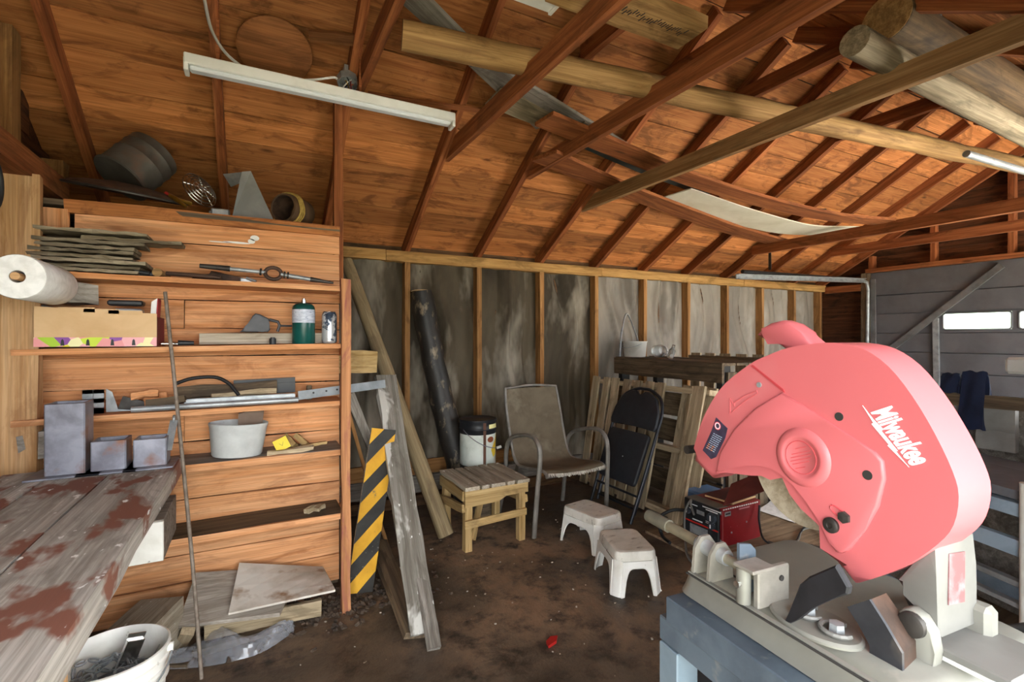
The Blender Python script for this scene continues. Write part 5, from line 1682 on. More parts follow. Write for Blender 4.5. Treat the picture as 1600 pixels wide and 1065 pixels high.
# book on the welder
Mb = Matrix.Translation(WMt @ V((0.12, 0.26, Hd_ + 0.016))) @ Matrix.Rotation(math.radians(96), 4, 'Z')
bk = thing('maroon_binder', 'dark maroon folded cover propped on the welding machine', 'binder', WMt @ V((0.1, 0.24, Hd_)))
B().box((0, 0, 0), (0.20, 0.26, 0.014), Mb, 0.002).done('pages', M_['card'], bk)
cq = [V((q.x, q.y, q.z)) for q in (P(1129, 791, d=2.70), P(1193, 768, d=2.86), P(1186, 738, d=2.96), P(1142, 756, d=2.85))]
b = B()
f_ = b.bm.faces.new([b.bm.verts.new(q) for q in cq])
shell(b.bm, [f_], 0.006)
b.done('cover', M_['maroon'], bk)
B().box((0.0, 0.0, 0.010), (0.20, 0.27, 0.004), Mb).done('back_cover', M_['maroon'], bk)
# floor board, sheets, cables
o = B().box((2.95, 1.95, 0.009), (1.2, 1.15, 0.016), Matrix.Identity(4)).done('floor_board', wood('dusty chip board', '#a58f74', '#7d6852', '#5c4c3c', 0.4, knots=False), None, M=Matrix.Translation((2.95, 1.95, 0)))
tag(o, 'dusty brown chip board lying on the floor under the welder', 'board')
q = P(1225, 800, Z=0.03)
o = B().grid(lambda u, v: V((q.x + 0.22 * (u - 0.5), q.y + 0.30 * (v - 0.5), 0.022 + 0.06 * u * u)), 6, 6, 0.002).done('paper_sheet', M_['paper'], None, M=Matrix.Translation(q))
tag(o, 'white paper sheet leaning beside the welding machine', 'paper')
q = P(1222, 775, Z=0.05)
o = B().bar(V((q.x - 0.02, q.y + 0.05, 0.05)), V((q.x + 0.02, q.y - 0.28, 0.03)), 0.12, 0.012, (0.6, 0, 0.8)).done('dark_sheet', M_['darksteel'], None, M=Matrix.Translation((q.x, q.y - 0.1, 0.02)))
tag(o, 'dark flat panel behind the white paper sheet', 'panel')
pts = [WMt @ V((-0.02, 0.36, 0.35)), WMt @ V((-0.04, 0.33, 0.20)), P(1196, 845, Z=0.06), P(1235, 855, Z=0.03), P(1252, 830, Z=0.03), P(1262, 822, Z=0.03), P(1290, 828, Z=0.03)]
o = B().tube(pts, 0.006, 8, sub=6).done('power_cable', M_['rubber'], None, M=Matrix.Translation(pts[0]), smooth=60)
tag(o, 'dark power cable looping from the welder across the board', 'cable')
pts = [P(1200, 845, Z=0.04), P(1225, 852, Z=0.03), P(1246, 845, Z=0.03), P(1254, 828, Z=0.03), P(1275, 826, Z=0.03), P(1300, 848, Z=0.03)]
o = B().tube(pts, 0.005, 8, sub=6).done('grey_cable', M_['motor'], None, M=Matrix.Translation(pts[0]), smooth=60)
tag(o, 'thin grey cable lying in a loop on the floor board', 'cable')
pts = [WMt @ V((0.17, -0.02, 0.26)), WMt @ V((0.15, -0.07, 0.38)), WMt @ V((0.16, -0.06, 0.42)), WMt @ V((0.18, -0.09, 0.3)), WMt @ V((0.17, -0.10, 0.1)), P(1075, 870, Z=0.02), P(1100, 890, Z=0.02)]
o = B().tube(pts, 0.007, 8, sub=6).done('welding_lead', M_['motor'], None, M=Matrix.Translation(pts[0]), smooth=60)
tag(o, 'pale grey welding lead arching in front of the control face', 'cable')
pts = [WMt @ V((0.24, -0.02, 0.27)), WMt @ V((0.28, -0.10, 0.27)), WMt @ V((0.33, -0.16, 0.18)), WMt @ V((0.31, -0.16, 0.02)), WMt @ V((0.2, -0.2, 0.01))]
o = B().tube(pts, 0.011, 8, sub=6).done('welding_lead', M_['rubber'], None, M=Matrix.Translation(pts[0]), smooth=60)
tag(o, 'thick black welding lead bending down left of the welder', 'cable')
t = thing('blue_box', 'small blue box behind the red welding machine', 'box', (2.75, 2.42, 0.02))
B().box((2.83, 2.45, 0.125), (0.20, 0.12, 0.21), Matrix.Identity(4), 0.006).done('body', mat('blue plastic', '#4f6d92', '#456084', 8, 0.5), t)
B().box((2.83, 2.45, 0.24), (0.21, 0.13, 0.02), Matrix.Identity(4), 0.004).done('cover', mat('blue plastic lid', '#5d7ca2', None, rough=0.5), t)
# floor litter
q = P(862, 1001, Z=0.008)
o = B().prism([(-0.04, -0.012), (0.01, -0.018), (0.045, 0.0), (0.02, 0.02), (-0.02, 0.015)], 0, 0.012, Matrix.Translation((q.x, q.y, 0.0)) @ Matrix.Rotation(0.4, 4, 'Z')).done('red_scrap', mat('red plastic scrap', '#a8201c', None, rough=0.5), None, M=Matrix.Translation((q.x, q.y, 0)))
tag(o, 'small red plastic scrap lying on the dirty floor', 'scrap')
random.seed(21)
b = B()
for k in range(120):
    x, y = random.uniform(0.9, 2.2), random.uniform(1.4, 3.3)
    if k > 85:
        x, y = random.uniform(0.0, 0.8), random.uniform(2.1, 3.4)
    s = random.uniform(0.002, 0.0075)
    b.box((x, y, s * 0.3), (s * 1.5, s, s * 0.6), Matrix.Translation((x, y, 0)) @ Matrix.Rotation(random.random() * 3, 4, 'Z') @ Matrix.Translation((-x, -y, 0)))
o = b.done('paint_chips', mat('pale grit', '#a59c8e', None, rough=0.9))
tag(o, 'scattered white chips and crumbs on the floor', 'chips', kind='stuff')
b = B()
for k in range(500):
    x, y = random.gauss(0.28, 0.22), random.gauss(2.55, 0.10)
    s = random.uniform(0.006, 0.020)
    b.box((0, 0, 0), (s * 1.4, s, s * 0.7), Matrix.Translation((x, y, s * 0.3)) @ Euler((random.random(), random.random(), random.random() * 3)).to_matrix().to_4x4())
o = b.done('soil_crumbs', M_['dirt'])
tag(o, 'dark soil crumbs heaped along the shelf foot', 'soil', kind='stuff')
q = P(908, 822, Z=0.02)
o = B().lathe([(0, 0), (0.045, 0), (0.05, 0.01), (0.052, 0.05), (0.046, 0.05), (0.044, 0.012), (0, 0.01)], frame((0, 0, 1), (0.9, -0.3, 0.1), (q.x, q.y + 0.05, 0.052)), 24).done('paper_cup', M_['whitep'], None, M=Matrix.Translation((q.x, q.y, 0)), smooth=50)
tag(o, 'white cup lying on the floor under the farther step stool', 'cup')

# ================================================================== UNDER THE ROOF
# light fixture
fx = thing('strip_light', 'long white strip light fixture hung below the roof boards', 'light fixture', (0.4, 2.52, 2.5))
e0, e1 = P(288, 99, Y=2.52), P(708, 190, Y=2.52)
d = (e1 - e0).normalized()
zc = (e0.z + e1.z) / 2
e0.z = e1.z = zc
B().bar(e0 + V((0, 0, 0.012)), e1 + V((0, 0, 0.012)), 0.075, 0.045, (0, 0, 1), 0.004).done('housing', M_['white'], fx)
B().bar(e0 + V((0.02, 0, -0.018)), e1 + V((-0.02, 0, -0.018)), 0.045, 0.020, (0, 0, 1), 0.006).done('tray', mat('pale blue white enamel', '#dfe4ea', None, rough=0.3), fx)
for e, s in ((e0, 1), (e1, -1)):
    B().box(e + V((s * 0.008, 0, -0.012)), (0.018, 0.07, 0.055), Matrix.Identity(4), 0.003).done('end_cap', M_['white'], fx)
for f in ((-0.135 - e0.x) / (e1.x - e0.x), (0.475 - e0.x) / (e1.x - e0.x)):
    q = e0.lerp(e1, f)
    B().bar(q + V((0, 0, 0.03)), V((q.x, q.y, zroof(q.y, 0.09) - 0.005)), 0.012, 0.003, (0, 1, 0)).done('hanger_strap', M_['tie'], fx)
fx2 = thing('strip_light', 'white strip light end above the tie beams at top edge', 'light fixture', (1.1, 1.6, 2.6))
q = P(868, 3, Y=1.60)
B().bar(q, q + V((-1.2, 0, 0)), 0.075, 0.05, (0, 0, 1), 0.004).done('housing', M_['white'], fx2)
B().box(q + V((-0.006, 0, -0.006)), (0.016, 0.07, 0.06), Matrix.Identity(4), 0.003).done('end_cap', M_['white'], fx2)
for f in (-0.2, -1.0):
    B().cyl(q + V((f, 0, 0.02)), V((q.x + f, q.y, zroof(q.y) + 0.05)), 0.003, n=6).done('hanger_wire', M_['galv'], fx2)
# junction box + cable
jb = P(543, 127, Y=2.60)
jb.z = zroof(2.60) - 0.012
jb = P(543, 127, Y=2.62)
t = thing('junction_box', 'grey octagonal junction box with bare wires on the rafter', 'junction box', jb)
M = frame((1, 0, 0), (0, -0.4, -1), jb)
B().lathe([(0.048, 0.022), (0.052, 0.022), (0.052, -0.022), (0.0, -0.022), (0.0, -0.019), (0.048, -0.019), (0.048, 0.022)], M, 8).done('body', M_['galv'], t)
for k in range(4):
    B().tube([M @ V((0.02 * math.cos(k * 2), 0.02 * math.sin(k * 2), -0.015)), M @ V((0.03 * math.sin(k * 3), 0.012, 0.016)), M @ V((-0.02 * math.cos(k), -0.02, 0.024))], 0.003, 6, sub=4).done('wire', (M_['white'], M_['black'], M_['brass'], M_['red'])[k], t, smooth=60)
B().box(jb + V((0.0, 0.03, 0.04)), (0.03, 0.06, 0.09), None).done('bracket', M_['galv'], t)
cabm = mat('grey sheathed cable', '#b0aca4', None, rough=0.5)
pts = [P(318, -8, Y=2.05), P(330, 45, Y=2.25), P(352, 82, Y=2.42), P(380, 105, Y=2.52), V((P(395, 108, Y=2.54).x, 2.54, zc + 0.045))]
o = B().tube(pts, 0.006, 8, sub=5).done('grey_wire', cabm, None, M=Matrix.Translation(pts[0]), smooth=60)
tag(o, 'grey sheathed cable running down to the long strip light', 'cable')
pts = [V((P(470, 128, Y=2.53).x, 2.53, zc + 0.045)), P(495, 124, Y=2.56), P(520, 121, Y=2.60), jb + V((-0.05, 0, 0))]
o = B().tube(pts, 0.006, 8, sub=5).done('grey_wire', M_['white'], None, M=Matrix.Translation(pts[0]), smooth=60)
tag(o, 'short white cable between strip light and junction box', 'cable')


def roofpt(px, py, off):
    """point seen on the left roof slope, off metres below the boards"""
    r = P(px, py, d=1.0) - CAM
    c = PLATE + TAN * YB + (0.09 - off) / math.cos(TH)
    return CAM + r * ((c - CAM_H) / (r.z + TAN * r.y))


q = roofpt(430, 80, 0.055)
n = V((0, math.sin(TH), math.cos(TH)))
dk = thing('round_wooden_disc', 'large round brown wooden disc tucked between roof boards and light', 'disc', q)
M = frame((1, 0, 0), n, q)
discw = wood('brown disc wood', '#8e5c34', '#6e4424', '#4a2c18', 0.3, knots=False)
b = B()
b.lathe([(0, -0.012), (0.155, -0.012), (0.165, -0.006), (0.165, 0.006), (0.155, 0.012), (0, 0.012)], M, 44)
b.done('disc', discw, dk, smooth=40)
lumber('handle', M @ V((0.14, -0.12, 0)), M @ V((0.36, -0.16, 0)), 0.05, 0.02, discw, dk, n)
# lath across rafters
o = lumber('lath', roofpt(575, 148, 0.10), roofpt(872, 190, 0.10), 0.030, 0.014, M_['tie'], None, n)
tag(o, 'thin wooden lath nailed across the rafters right of the light', 'lath')


def over(px, py, z):
    return P(px, py, Z=z)


# main log
pa, pb = over(628, 56, 2.60), over(1640, 268, 2.42)
L = (pb - pa)
lg = B().tube([pa, pa.lerp(pb, 0.25) + V((0, 0, 0.004)), pa.lerp(pb, 0.5), pa.lerp(pb, 0.75), pb], [0.060, 0.058, 0.056, 0.052, 0.050, 0.048], 18, sub=5)
for v in lg.bm.verts:
    v.co += V((0, 0.004 * math.sin(v.co.x * 7), 0.003 * math.sin(v.co.x * 11 + 1)))
o = lg.done('log', M_['log'], None, M=frame(L, (0, 0, 1), pa), smooth=60)
tag(o, 'long peeled log lying across the collar ties', 'log')
# weathered boards on ties
o = lumber('board', over(640, -10, 2.74), over(850, 195, 2.60), 0.11, 0.025, M_['grey'], None, (0, 0, 1), cuts=5)
tag(o, 'weathered grey board lying on the ties behind the log end', 'board')
o = lumber('board', over(745, 95, 2.64), over(1000, 245, 2.56), 0.10, 0.018, M_['grey'], None, (0, 0, 1), cuts=5)
tag(o, 'weathered grey board beside the first, running toward the sagging planks', 'board')
o = lumber('sheet', over(770, 150, 2.62), over(880, 196, 2.58), 0.16, 0.01, M_['greylog'], None, (0, 0.2, 1), cuts=5)
tag(o, 'wide grey weathered sheet end above the thin lath', 'sheet')
o = lumber('board', over(905, 195, 2.57), over(1080, 285, 2.52), 0.08, 0.012, M_['darkwood'], None, (0, 0.2, 1), cuts=5)
tag(o, 'dark grey board edge above the upper sagging plank', 'board')


def sagboard(pts, w, th, m, label, name='plank'):
    b = B()
    pts = smooth(pts, 5)

    def fn(u, v):
        i = min(int(u * (len(pts) - 1)), len(pts) - 2)
        q = pts[i].lerp(pts[i + 1], u * (len(pts) - 1) - i)
        t = (pts[i + 1] - pts[i]).normalized()
        s = t.cross(V((0, 0, 1))).normalized()
        return q + s * w * (v - 0.5)
    b.grid(fn, len(pts) - 1, 2, th)
    o = b.done(name, m, None, M=frame(pts[-1] - pts[0], (0, 0, 1), pts[0]))
    return tag(o, label, 'plank')


sagboard([over(850, 182, 2.55), over(960, 228, 2.50), over(1080, 277, 2.42), over(1200, 314, 2.35), over(1300, 336, 2.31), over(1385, 344, 2.295)], 0.17, 0.022, M_['shelf2'] if 'shelf2' in M_ else M_['tie'], 'upper long sagging brown plank resting on the collar ties')
sagboard([over(850, 240, 2.46), over(960, 288, 2.45), over(1060, 326, 2.385), over(1150, 358, 2.33), over(1235, 381, 2.295)], 0.20, 0.022, M_['tie'], 'lower long sagging brown plank nearer the wall')
sagboard([over(1050, 303, 2.43), over(1150, 335, 2.37), over(1240, 357, 2.325), over(1320, 360, 2.32)], 0.36, 0.008, mat('cream hardboard', '#d8d2be', '#c8c0a8', 3, 0.8), 'cream sheet of hardboard lying between the two sagging planks', 'hardboard_sheet')
sagboard([over(905, 215, 2.56), over(1010, 262, 2.52), over(1110, 300, 2.47)], 0.15, 0.01, mat('blue green sheet', '#3f4a4a', '#34403f', 3, 0.6), 'dark blue green sheet showing between the two sagging planks', 'sheet')
o = B().tube([over(1282, 330, 2.40), over(1330, 342, 2.345), over(1382, 345, 2.335)], 0.014, 10).done('dark_pipe', M_['darksteel'], None, M=Matrix.Translation(over(1282, 330, 2.4)), smooth=50)
tag(o, 'short dark pipe lying at the end of upper sagging plank', 'pipe')
o = B().tube([over(1150, 306, 2.45), over(1230, 326, 2.42), over(1290, 328, 2.41)], 0.012, 8).done('black_rubber_strip', M_['rubber'], None, M=Matrix.Translation(over(1150, 306, 2.45)), smooth=50)
tag(o, 'thin black strip lying beside the upper sagging plank', 'strip')
o = B().bar(over(1080, 270, 2.50), over(1150, 300, 2.46), 0.06, 0.012).done('dark_strip', M_['darkwood'], None, M=Matrix.Translation(over(1080, 270, 2.5)))
tag(o, 'dark flat strip behind the upper sagging plank', 'strip')
# plank with dark marks
pa, pb = over(870, -30, 2.60), over(1082, 52, 2.60)
t = thing('marked_plank', 'pale thick plank with black marks lying above the ties', 'plank', pa)
lumber('plank', pa, pb, 0.165, 0.05, M_['log'], t, (0, 0, 1), cuts=5, bevel=0.003)
random.seed(9)
d = (pb - pa).normalized()
s = d.cross(V((0, 0, 1))).normalized()
for k in range(34):
    q = pa.lerp(pb, 0.30 + 0.62 * k / 34) + s * (0.015 + random.uniform(-0.012, 0.012)) + V((0, 0, -0.0265))
    B().bar(q - s * random.uniform(0.006, 0.02), q + s * random.uniform(0.006, 0.02) + d * 0.004, 0.004, 0.001).done('black_mark', M_['black'], t)
# two logs near the ridge
t = thing('log', 'thick log with sawn end lying high at the ridge', 'log', over(1390, 35, 2.60))
pa, pb = over(1385, 28, 2.60), V((5.2, over(1385, 28, 2.60).y + 0.02, 2.58))
M = frame(pb - pa, (0, 0, 1), pa)
B().tube([pa, pa.lerp(pb, 0.5), pb], [0.092, 0.085, 0.078], 20, sub=5).done('trunk', M_['darklog'], t, smooth=60)
B().cyl(pa - (pb - pa).normalized() * 0.004, pa + (pb - pa).normalized() * 0.002, 0.090, n=24).done('sawn_end', M_['log'], t)
o = B().tube([over(1335, 64, 2.465), V((5.4, over(1335, 64, 2.465).y + 0.03, 2.42))], 0.056, 16).done('grey_log', M_['greylog'], None, M=frame((1, 0, 0), (0, 0, 1), over(1335, 64, 2.465)), smooth=60)
tag(o, 'grey weathered pole lying below the thick log', 'log')
o = B().tube([over(1510, 240, 2.34), over(1660, 285, 2.30)], 0.02, 10).done('grey_pipe', M_['galv'], None, M=Matrix.Translation(over(1510, 240, 2.34)), smooth=60)
tag(o, 'shiny grey pipe lying over the log far down the garage', 'pipe')
t = thing('caged_lamp', 'clear glass lamp hanging at the top edge near the ridge', 'lamp', over(1465, 8, 2.75))
q = over(1468, -2, 2.72)
B().lathe([(0, -0.055), (0.03, -0.05), (0.045, -0.02), (0.045, 0.05), (0.03, 0.07)], Matrix.Translation(q), 24).done('glass', glass, t, smooth=50)
B().cyl(q + V((0, 0, 0.06)), q + V((0, 0, 0.11)), 0.04).done('cap', M_['galv'], t, smooth=40)
B().cyl(q + V((0, 0, 0.11)), V((q.x, q.y, zroof(q.y) + 0.05)), 0.008).done('stem', M_['galv'], t)

# ================================================================== CHOP SAW AND STAND
SE = V((0.079, 0.997, 0)).normalized()
SS = V((SE.y, -SE.x, 0))
SO = V((0.72, 0.50, 0))
SFM = Matrix.Translation(SO) @ Matrix((SS, SE, V((0, 0, 1)))).transposed().to_4x4()
SFI = SFM.inverted()
PRM = SFM @ Matrix(((0, 0, 1, 0), (1, 0, 0, 0), (0, 1, 0, 0), (0, 0, 0, 1)))   # prism plane: (y, z) outline, extruded along x


def Q(px, py, c=0.0):
    """outline point (y, z) of the saw on the upright plane c metres across it"""
    r = P(px, py, d=1.0) - CAM
    k = (c - (SFI @ CAM).x) / (r.dot(SS))
    q = SFI @ (CAM + r * k)
    return (q.y, q.z)


def LZ(px, py, z):
    return SFI @ P(px, py, Z=z)


ZB = 0.8875
ZT = ZB + 0.052
saw = thing('chop_saw', 'red and grey abrasive chop saw on a steel stand', 'chop saw', SFM @ V((0.07, 0, ZB)))
fr_ = LZ(1049, 919, ZB)
YFR, CN = fr_.y, LZ(1180, 1001, ZB).x
YRR, CFR = -0.26, CN + 0.29
# base casting
b = B()
lv = [(0.0, 0.0), (0.004, 0.012), (0.010, 0.038), (0.014, 0.046), (0.024, 0.052)]
rings = []
for ins, z in lv:
    r = 0.028
    pts = []
    for (cx, cy, a0) in ((CFR - r - ins, YFR - r - ins, 0), (CN + r + ins, YFR - r - ins, 90), (CN + r + ins, YRR + r + ins, 180), (CFR - r - ins, YRR + r + ins, 270)):
        for k in range(6):
            a = math.radians(a0 + 18 * k)
            pts.append(V((cx + r * math.cos(a), cy + r * math.sin(a), ZB + z)))
    rings.append([b.bm.verts.new(p) for p in pts])
for a, d in zip(rings[:-1], rings[1:]):
    for i in range(len(a)):
        j = (i + 1) % len(a)
        b.bm.faces.new((a[i], a[j], d[j], d[i]))
b.bm.faces.new(rings[-1])
b.bm.faces.new(list(reversed(rings[0])))
b.bm.transform(SFM)
b.done('base', M_['alu'], saw, smooth=35)
slotm = mat('dark slot', '#2a2826', None, rough=0.9)
x0 = LZ(1180, 959, ZT).x
B().box((x0, (YFR - 0.05 + YRR) / 2, ZT), (0.003, YFR - 0.05 - YRR, 0.002), SFM).done('groove', slotm, saw)
B().box((x0 + 0.006, (YFR - 0.05 + YRR) / 2, ZT + 0.001), (0.008, YFR - 0.05 - YRR, 0.003), SFM, 0.001).done('ridge', M_['alu'], saw)
B().box((x0 + 0.06, YFR - 0.16, ZT), (0.004, 0.20, 0.002), SFM).done('groove', slotm, saw)
# guard
gpx = [(1108, 748), (1080, 720), (1084, 700), (1094, 665), (1111, 629), (1133, 599), (1171, 569), (1197, 556), (1232, 543), (1278, 536), (1311, 536), (1349, 545), (1388, 572), (1425, 618), (1460, 676), (1488, 735), (1498, 775), (1490, 820), (1465, 850), (1415, 884), (1360, 905), (1330, 914), (1308, 887), (1297, 854), (1280, 821), (1264, 788), (1242, 760), (1222, 746), (1207, 735), (1189, 727), (1169, 727), (1133, 738)]
GW = 0.068
b = B()
sm = smooth([V((*Q(*g), 0)) for g in gpx[2:21]], 3)
poly = [Q(*gpx[0]), Q(*gpx[1])] + [(p.x, p.y) for p in sm] + [Q(*g) for g in gpx[21:]]
b.prism(poly, 0.0, GW, PRM, 0.016, 4)
guard = b.done('blade_guard', M_['pinkred'], saw, smooth=50)
# raised side plate
ipx = [(1224, 613), (1262, 636), (1300, 661), (1340, 687), (1370, 706), (1382, 720), (1385, 748), (1375, 790), (1355, 826), (1330, 858), (1318, 864), (1309, 862), (1300, 848), (1284, 815), (1268, 784), (1245, 755), (1224, 741), (1208, 731), (1189, 723), (1168, 723), (1136, 733), (1121, 738), (1127, 706), (1149, 670), (1182, 637)]
B().prism([Q(*g) for g in ipx], -0.005, 0.004, PRM, 0.004, 3).done('side_plate', M_['pinkred'], saw, smooth=50)
B().prism([Q(*g, c=-0.001) for g in ((1173, 571), (1176, 570), (1224, 608), (1226, 613), (1222, 611))], -0.0012, 0.002, PRM).done('seam', mat('dark red seam', '#a8383e', None, rough=0.6), guard)
# boss
c0 = Q(1253, 714, -0.006)
BM = SFM @ Matrix.Translation((-0.005, c0[0], c0[1])) @ Matrix.Rotation(math.radians(-90), 4, 'Y')
B().lathe([(0.044, -0.002), (0.042, 0.0012), (0.037, 0.0042), (0.032, 0.0050), (0.0285, 0.0048), (0.0275, 0.0036), (0.0, 0.0036)], BM, 40).done('boss', M_['pinkred'], saw, smooth=60)
dr = mat('moulded red line', '#c24a50', None, rough=0.5)
B().tube([BM @ V((0.0235 * math.cos(2 * math.pi * i / 36), 0.0235 * math.sin(2 * math.pi * i / 36), 0.0038)) for i in range(36)], 0.0006, 5, closed=True).done('moulded_ring', dr, guard)
Q0 = Matrix.Rotation(math.radians(-32), 4, 'Z')


def text(name, body, m, M, size, parent, sx=1.0, shear=0.0, bold=0.0, align='LEFT', label=None, ext=0.0003):
    cu = bpy.data.curves.new(name, 'FONT')
    cu.body = body
    cu.size = size
    cu.shear = shear
    cu.offset = bold
    cu.extrude = ext
    cu.align_x = align
    cu.materials.append(m)
    o = bpy.data.objects.new(name, cu)
    COL.objects.link(o)
    bpy.context.view_layer.update()
    me = bpy.data.meshes.new_from_object(o.evaluated_get(bpy.context.evaluated_depsgraph_get()))
    bpy.data.objects.remove(o)
    o = bpy.data.objects.new(name, me)
    w = max(v.co.x for v in me.vertices)
    link(o, parent, M @ Matrix.Diagonal(((sx / w) if sx else 1, 1, 1, 1)))
    if label:
        o['label'] = label
    return o


def plane_frame(pa, pb, c, flip=1):
    """frame on the guard face: x from pixel pa to pixel pb, z out of the face"""
    a, d = Q(*pa, c=c), Q(*pb, c=c)
    A, D = SFM @ V((c, *a)), SFM @ V((c, *d))
    x = (D - A).normalized()
    z = -SS
    y = z.cross(x)
    return Matrix.Translation(A) @ Matrix((x, y, z)).transposed().to_4x4(), (D - A).length


for k, (w, dy) in enumerate(((0.020, 0.014), (0.034, 0.007), (0.038, 0.002), (0.038, -0.003), (0.030, -0.008), (0.018, -0.015))):
    B().box((0, 0, 0), (0.0006, w * 0.9, 0.0009), SFM @ Matrix.Translation((-0.0088, c0[0], c0[1] + dy)) @ Matrix.Rotation(math.radians(-22), 4, 'X')).done('moulded_line', dr, guard)
# lettering with lightning underline
wh = mat('white lettering', '#fbfbfa', None, rough=0.5)
M, L = plane_frame((1361, 643), (1427, 730), -0.0006)
text('lettering', 'Milwaukee', wh, M, 0.036, guard, L, 0.45, 0.0011, label='white slanted maker lettering on the guard')
ul = [(60, 190), (200, 370), (325, 495), (300, 515), (510, 770), (490, 782), (655, 980), (380, 700), (400, 692), (175, 425), (200, 412)]
B().prism([Q(1340 + a / 8.19, 610 + c / 8.19, -0.0008) for a, c in ul], -0.0008, 0.0, PRM).done('lettering_underline', wh, guard)
# warning label
lab = [(1119, 652), (1136.6, 669), (1133, 684), (1118.5, 714), (1111, 717), (1098, 703), (1112, 672)]
B().prism([Q(*g, c=-0.0006) for g in lab], -0.0008, 0.0, PRM).done('warning_label', mat('dark printed label', '#2c2638', '#3a3448', 60, 0.6), guard, label='dark warning label with red ring')
LM, LL = plane_frame((1119.5, 672), (1131, 679), -0.0010)
Mw, Lw = plane_frame((1116, 674), (1130, 681), -0.0010)
q = Q(1121.4, 665, -0.001)
RM = SFM @ Matrix.Translation((-0.0011, q[0], q[1])) @ Matrix.Rotation(math.radians(-90), 4, 'Y')
B().lathe([(0.0042, 0), (0.0042, 0.0004), (0.0060, 0.0004), (0.0060, 0)], RM, 24).done('label_ring', mat('pale red ring', '#f0c8cc', None, rough=0.6), guard)
B().lathe([(0.0060, 0), (0.0060, 0.0003), (0.0072, 0.0003), (0.0072, 0)], RM, 24).done('label_ring', mat('red ring', '#c83c50', None, rough=0.6), guard)
ptxt = mat('pale blue print', '#9fb0c4', None, rough=0.6)
otxt = mat('orange print', '#e09a6a', None, rough=0.6)
for k in range(9):
    f = k / 8
    ax_, ay_ = 1113.5 - 11 * f, 676 + 22 * f
    pa, pb = Q(ax_ + 1.0, ay_ + 0.5, -0.0012), Q(ax_ + 15.5 - 1.5 * f, ay_ + 8, -0.0012)
    for j in range(4):
        u0, u1 = j / 4 + 0.02, (j + 1) / 4 - 0.03 - 0.04 * ((k + j) % 3 == 0)
        A = V((-0.0009, pa[0] + (pb[0] - pa[0]) * u0, pa[1] + (pb[1] - pa[1]) * u0))
        D = V((-0.0009, pa[0] + (pb[0] - pa[0]) * u1, pa[1] + (pb[1] - pa[1]) * u1))
        B().bar(SFM @ A, SFM @ D, 0.0008, 0.0016, -SS).done('printed_line', otxt if k > 5 and j % 2 == 0 else ptxt, guard)
# holes, bolts, arrow
for (px0, py0, r) in ((1307, 651, 0.0058), (1355, 742, 0.0062)):
    q = Q(px0, py0, -0.0055)
    B().cyl(SFM @ V((-0.0056 if px0 > 1330 else -0.0008, *q)), SFM @ V((0.004, *q)), r, n=20).done('hole', slotm, guard)
q = Q(1186, 601, -0.001)
B().cyl(SFM @ V((-0.002, *q)), SFM @ V((0.004, *q)), 0.0042, n=16).done('screw', M_['galv'], guard)
q = Q(1299, 820, -0.006)
B().lathe([(0.0105, -0.001), (0.0105, 0.004), (0.008, 0.006), (0.004, 0.006), (0.0035, 0.0045), (0, 0.0045)], SFM @ Matrix.Translation((-0.005, *q)) @ Matrix.Rotation(math.radians(-90), 4, 'Y'), 24).done('bolt', M_['darksteel'], saw, smooth=40)
q = Q(1319, 808, -0.006)
B().lathe([(0.0085, -0.001), (0.008, 0.004), (0, 0.005)], SFM @ Matrix.Translation((-0.005, *q)) @ Matrix.Rotation(math.radians(-90), 4, 'Y'), 6).done('bolt', M_['darksteel'], saw)
B().tube([SFM @ V((-0.0055, *Q(a, c, -0.005))) for a, c in ((1310, 806), (1303, 800), (1298, 793), (1300, 789), (1306, 791), (1316, 798), (1324, 803))], 0.001, 6, sub=4).done('moulded_outline', dr, guard)
B().tube([SFM @ V((-0.0004, *Q(a, c, 0))) for a, c in ((1183, 610), (1165, 617), (1148, 628), (1148, 635)[:2], (1141, 622), (1141, 646), (1152, 636), (1167, 624), (1184, 614))], 0.0009, 5, closed=True).done('moulded_arrow', mat('moulded red edge', '#b8565a', None, rough=0.5), guard)
# front bolt, handle, disc
q = Q(1080, 702, 0.03)
B().cyl(SFM @ V((0.02, q[0] + 0.002, q[1])), SFM @ V((0.05, q[0] + 0.002, q[1])), 0.008, n=14).done('bolt', M_['darksteel'], saw)
hpx = [(1181.6, 523), (1192, 513), (1204, 504), (1222, 500), (1233, 505), (1253, 519), (1276, 538), (1255, 552), (1229, 547), (1217, 537), (1204, 529), (1190, 528)]
B().prism([Q(*g, c=0.03) for g in hpx], 0.026, 0.062, PRM, 0.009, 3).done('handle', M_['pinkred'], saw, smooth=60)
dpts = [V((*Q(a, c, 0.045), 0)) for a, c in ((1184, 735), (1220, 797), (1281, 828))]


def circ(a, b_, c):
    ax, ay, bx_, by, cx, cy = a.x, a.y, b_.x, b_.y, c.x, c.y
    d = 2 * (ax * (by - cy) + bx_ * (cy - ay) + cx * (ay - by))
    ux = ((ax * ax + ay * ay) * (by - cy) + (bx_ * bx_ + by * by) * (cy - ay) + (cx * cx + cy * cy) * (ay - by)) / d
    uy = ((ax * ax + ay * ay) * (cx - bx_) + (bx_ * bx_ + by * by) * (ax - cx) + (cx * cx + cy * cy) * (bx_ - ax)) / d
    return V((ux, uy, 0)), math.hypot(ax - ux, ay - uy)


dc, drr = circ(*dpts)
DM = SFM @ Matrix.Translation((0.045, dc.x, dc.y)) @ Matrix.Rotation(math.radians(-90), 4, 'Y')
B().lathe([(0.012, 0.003), (drr, 0.003), (drr, -0.003), (0.012, -0.003), (0.012, 0.003)], DM, 64).done('abrasive_disc', M_['disc'], saw)
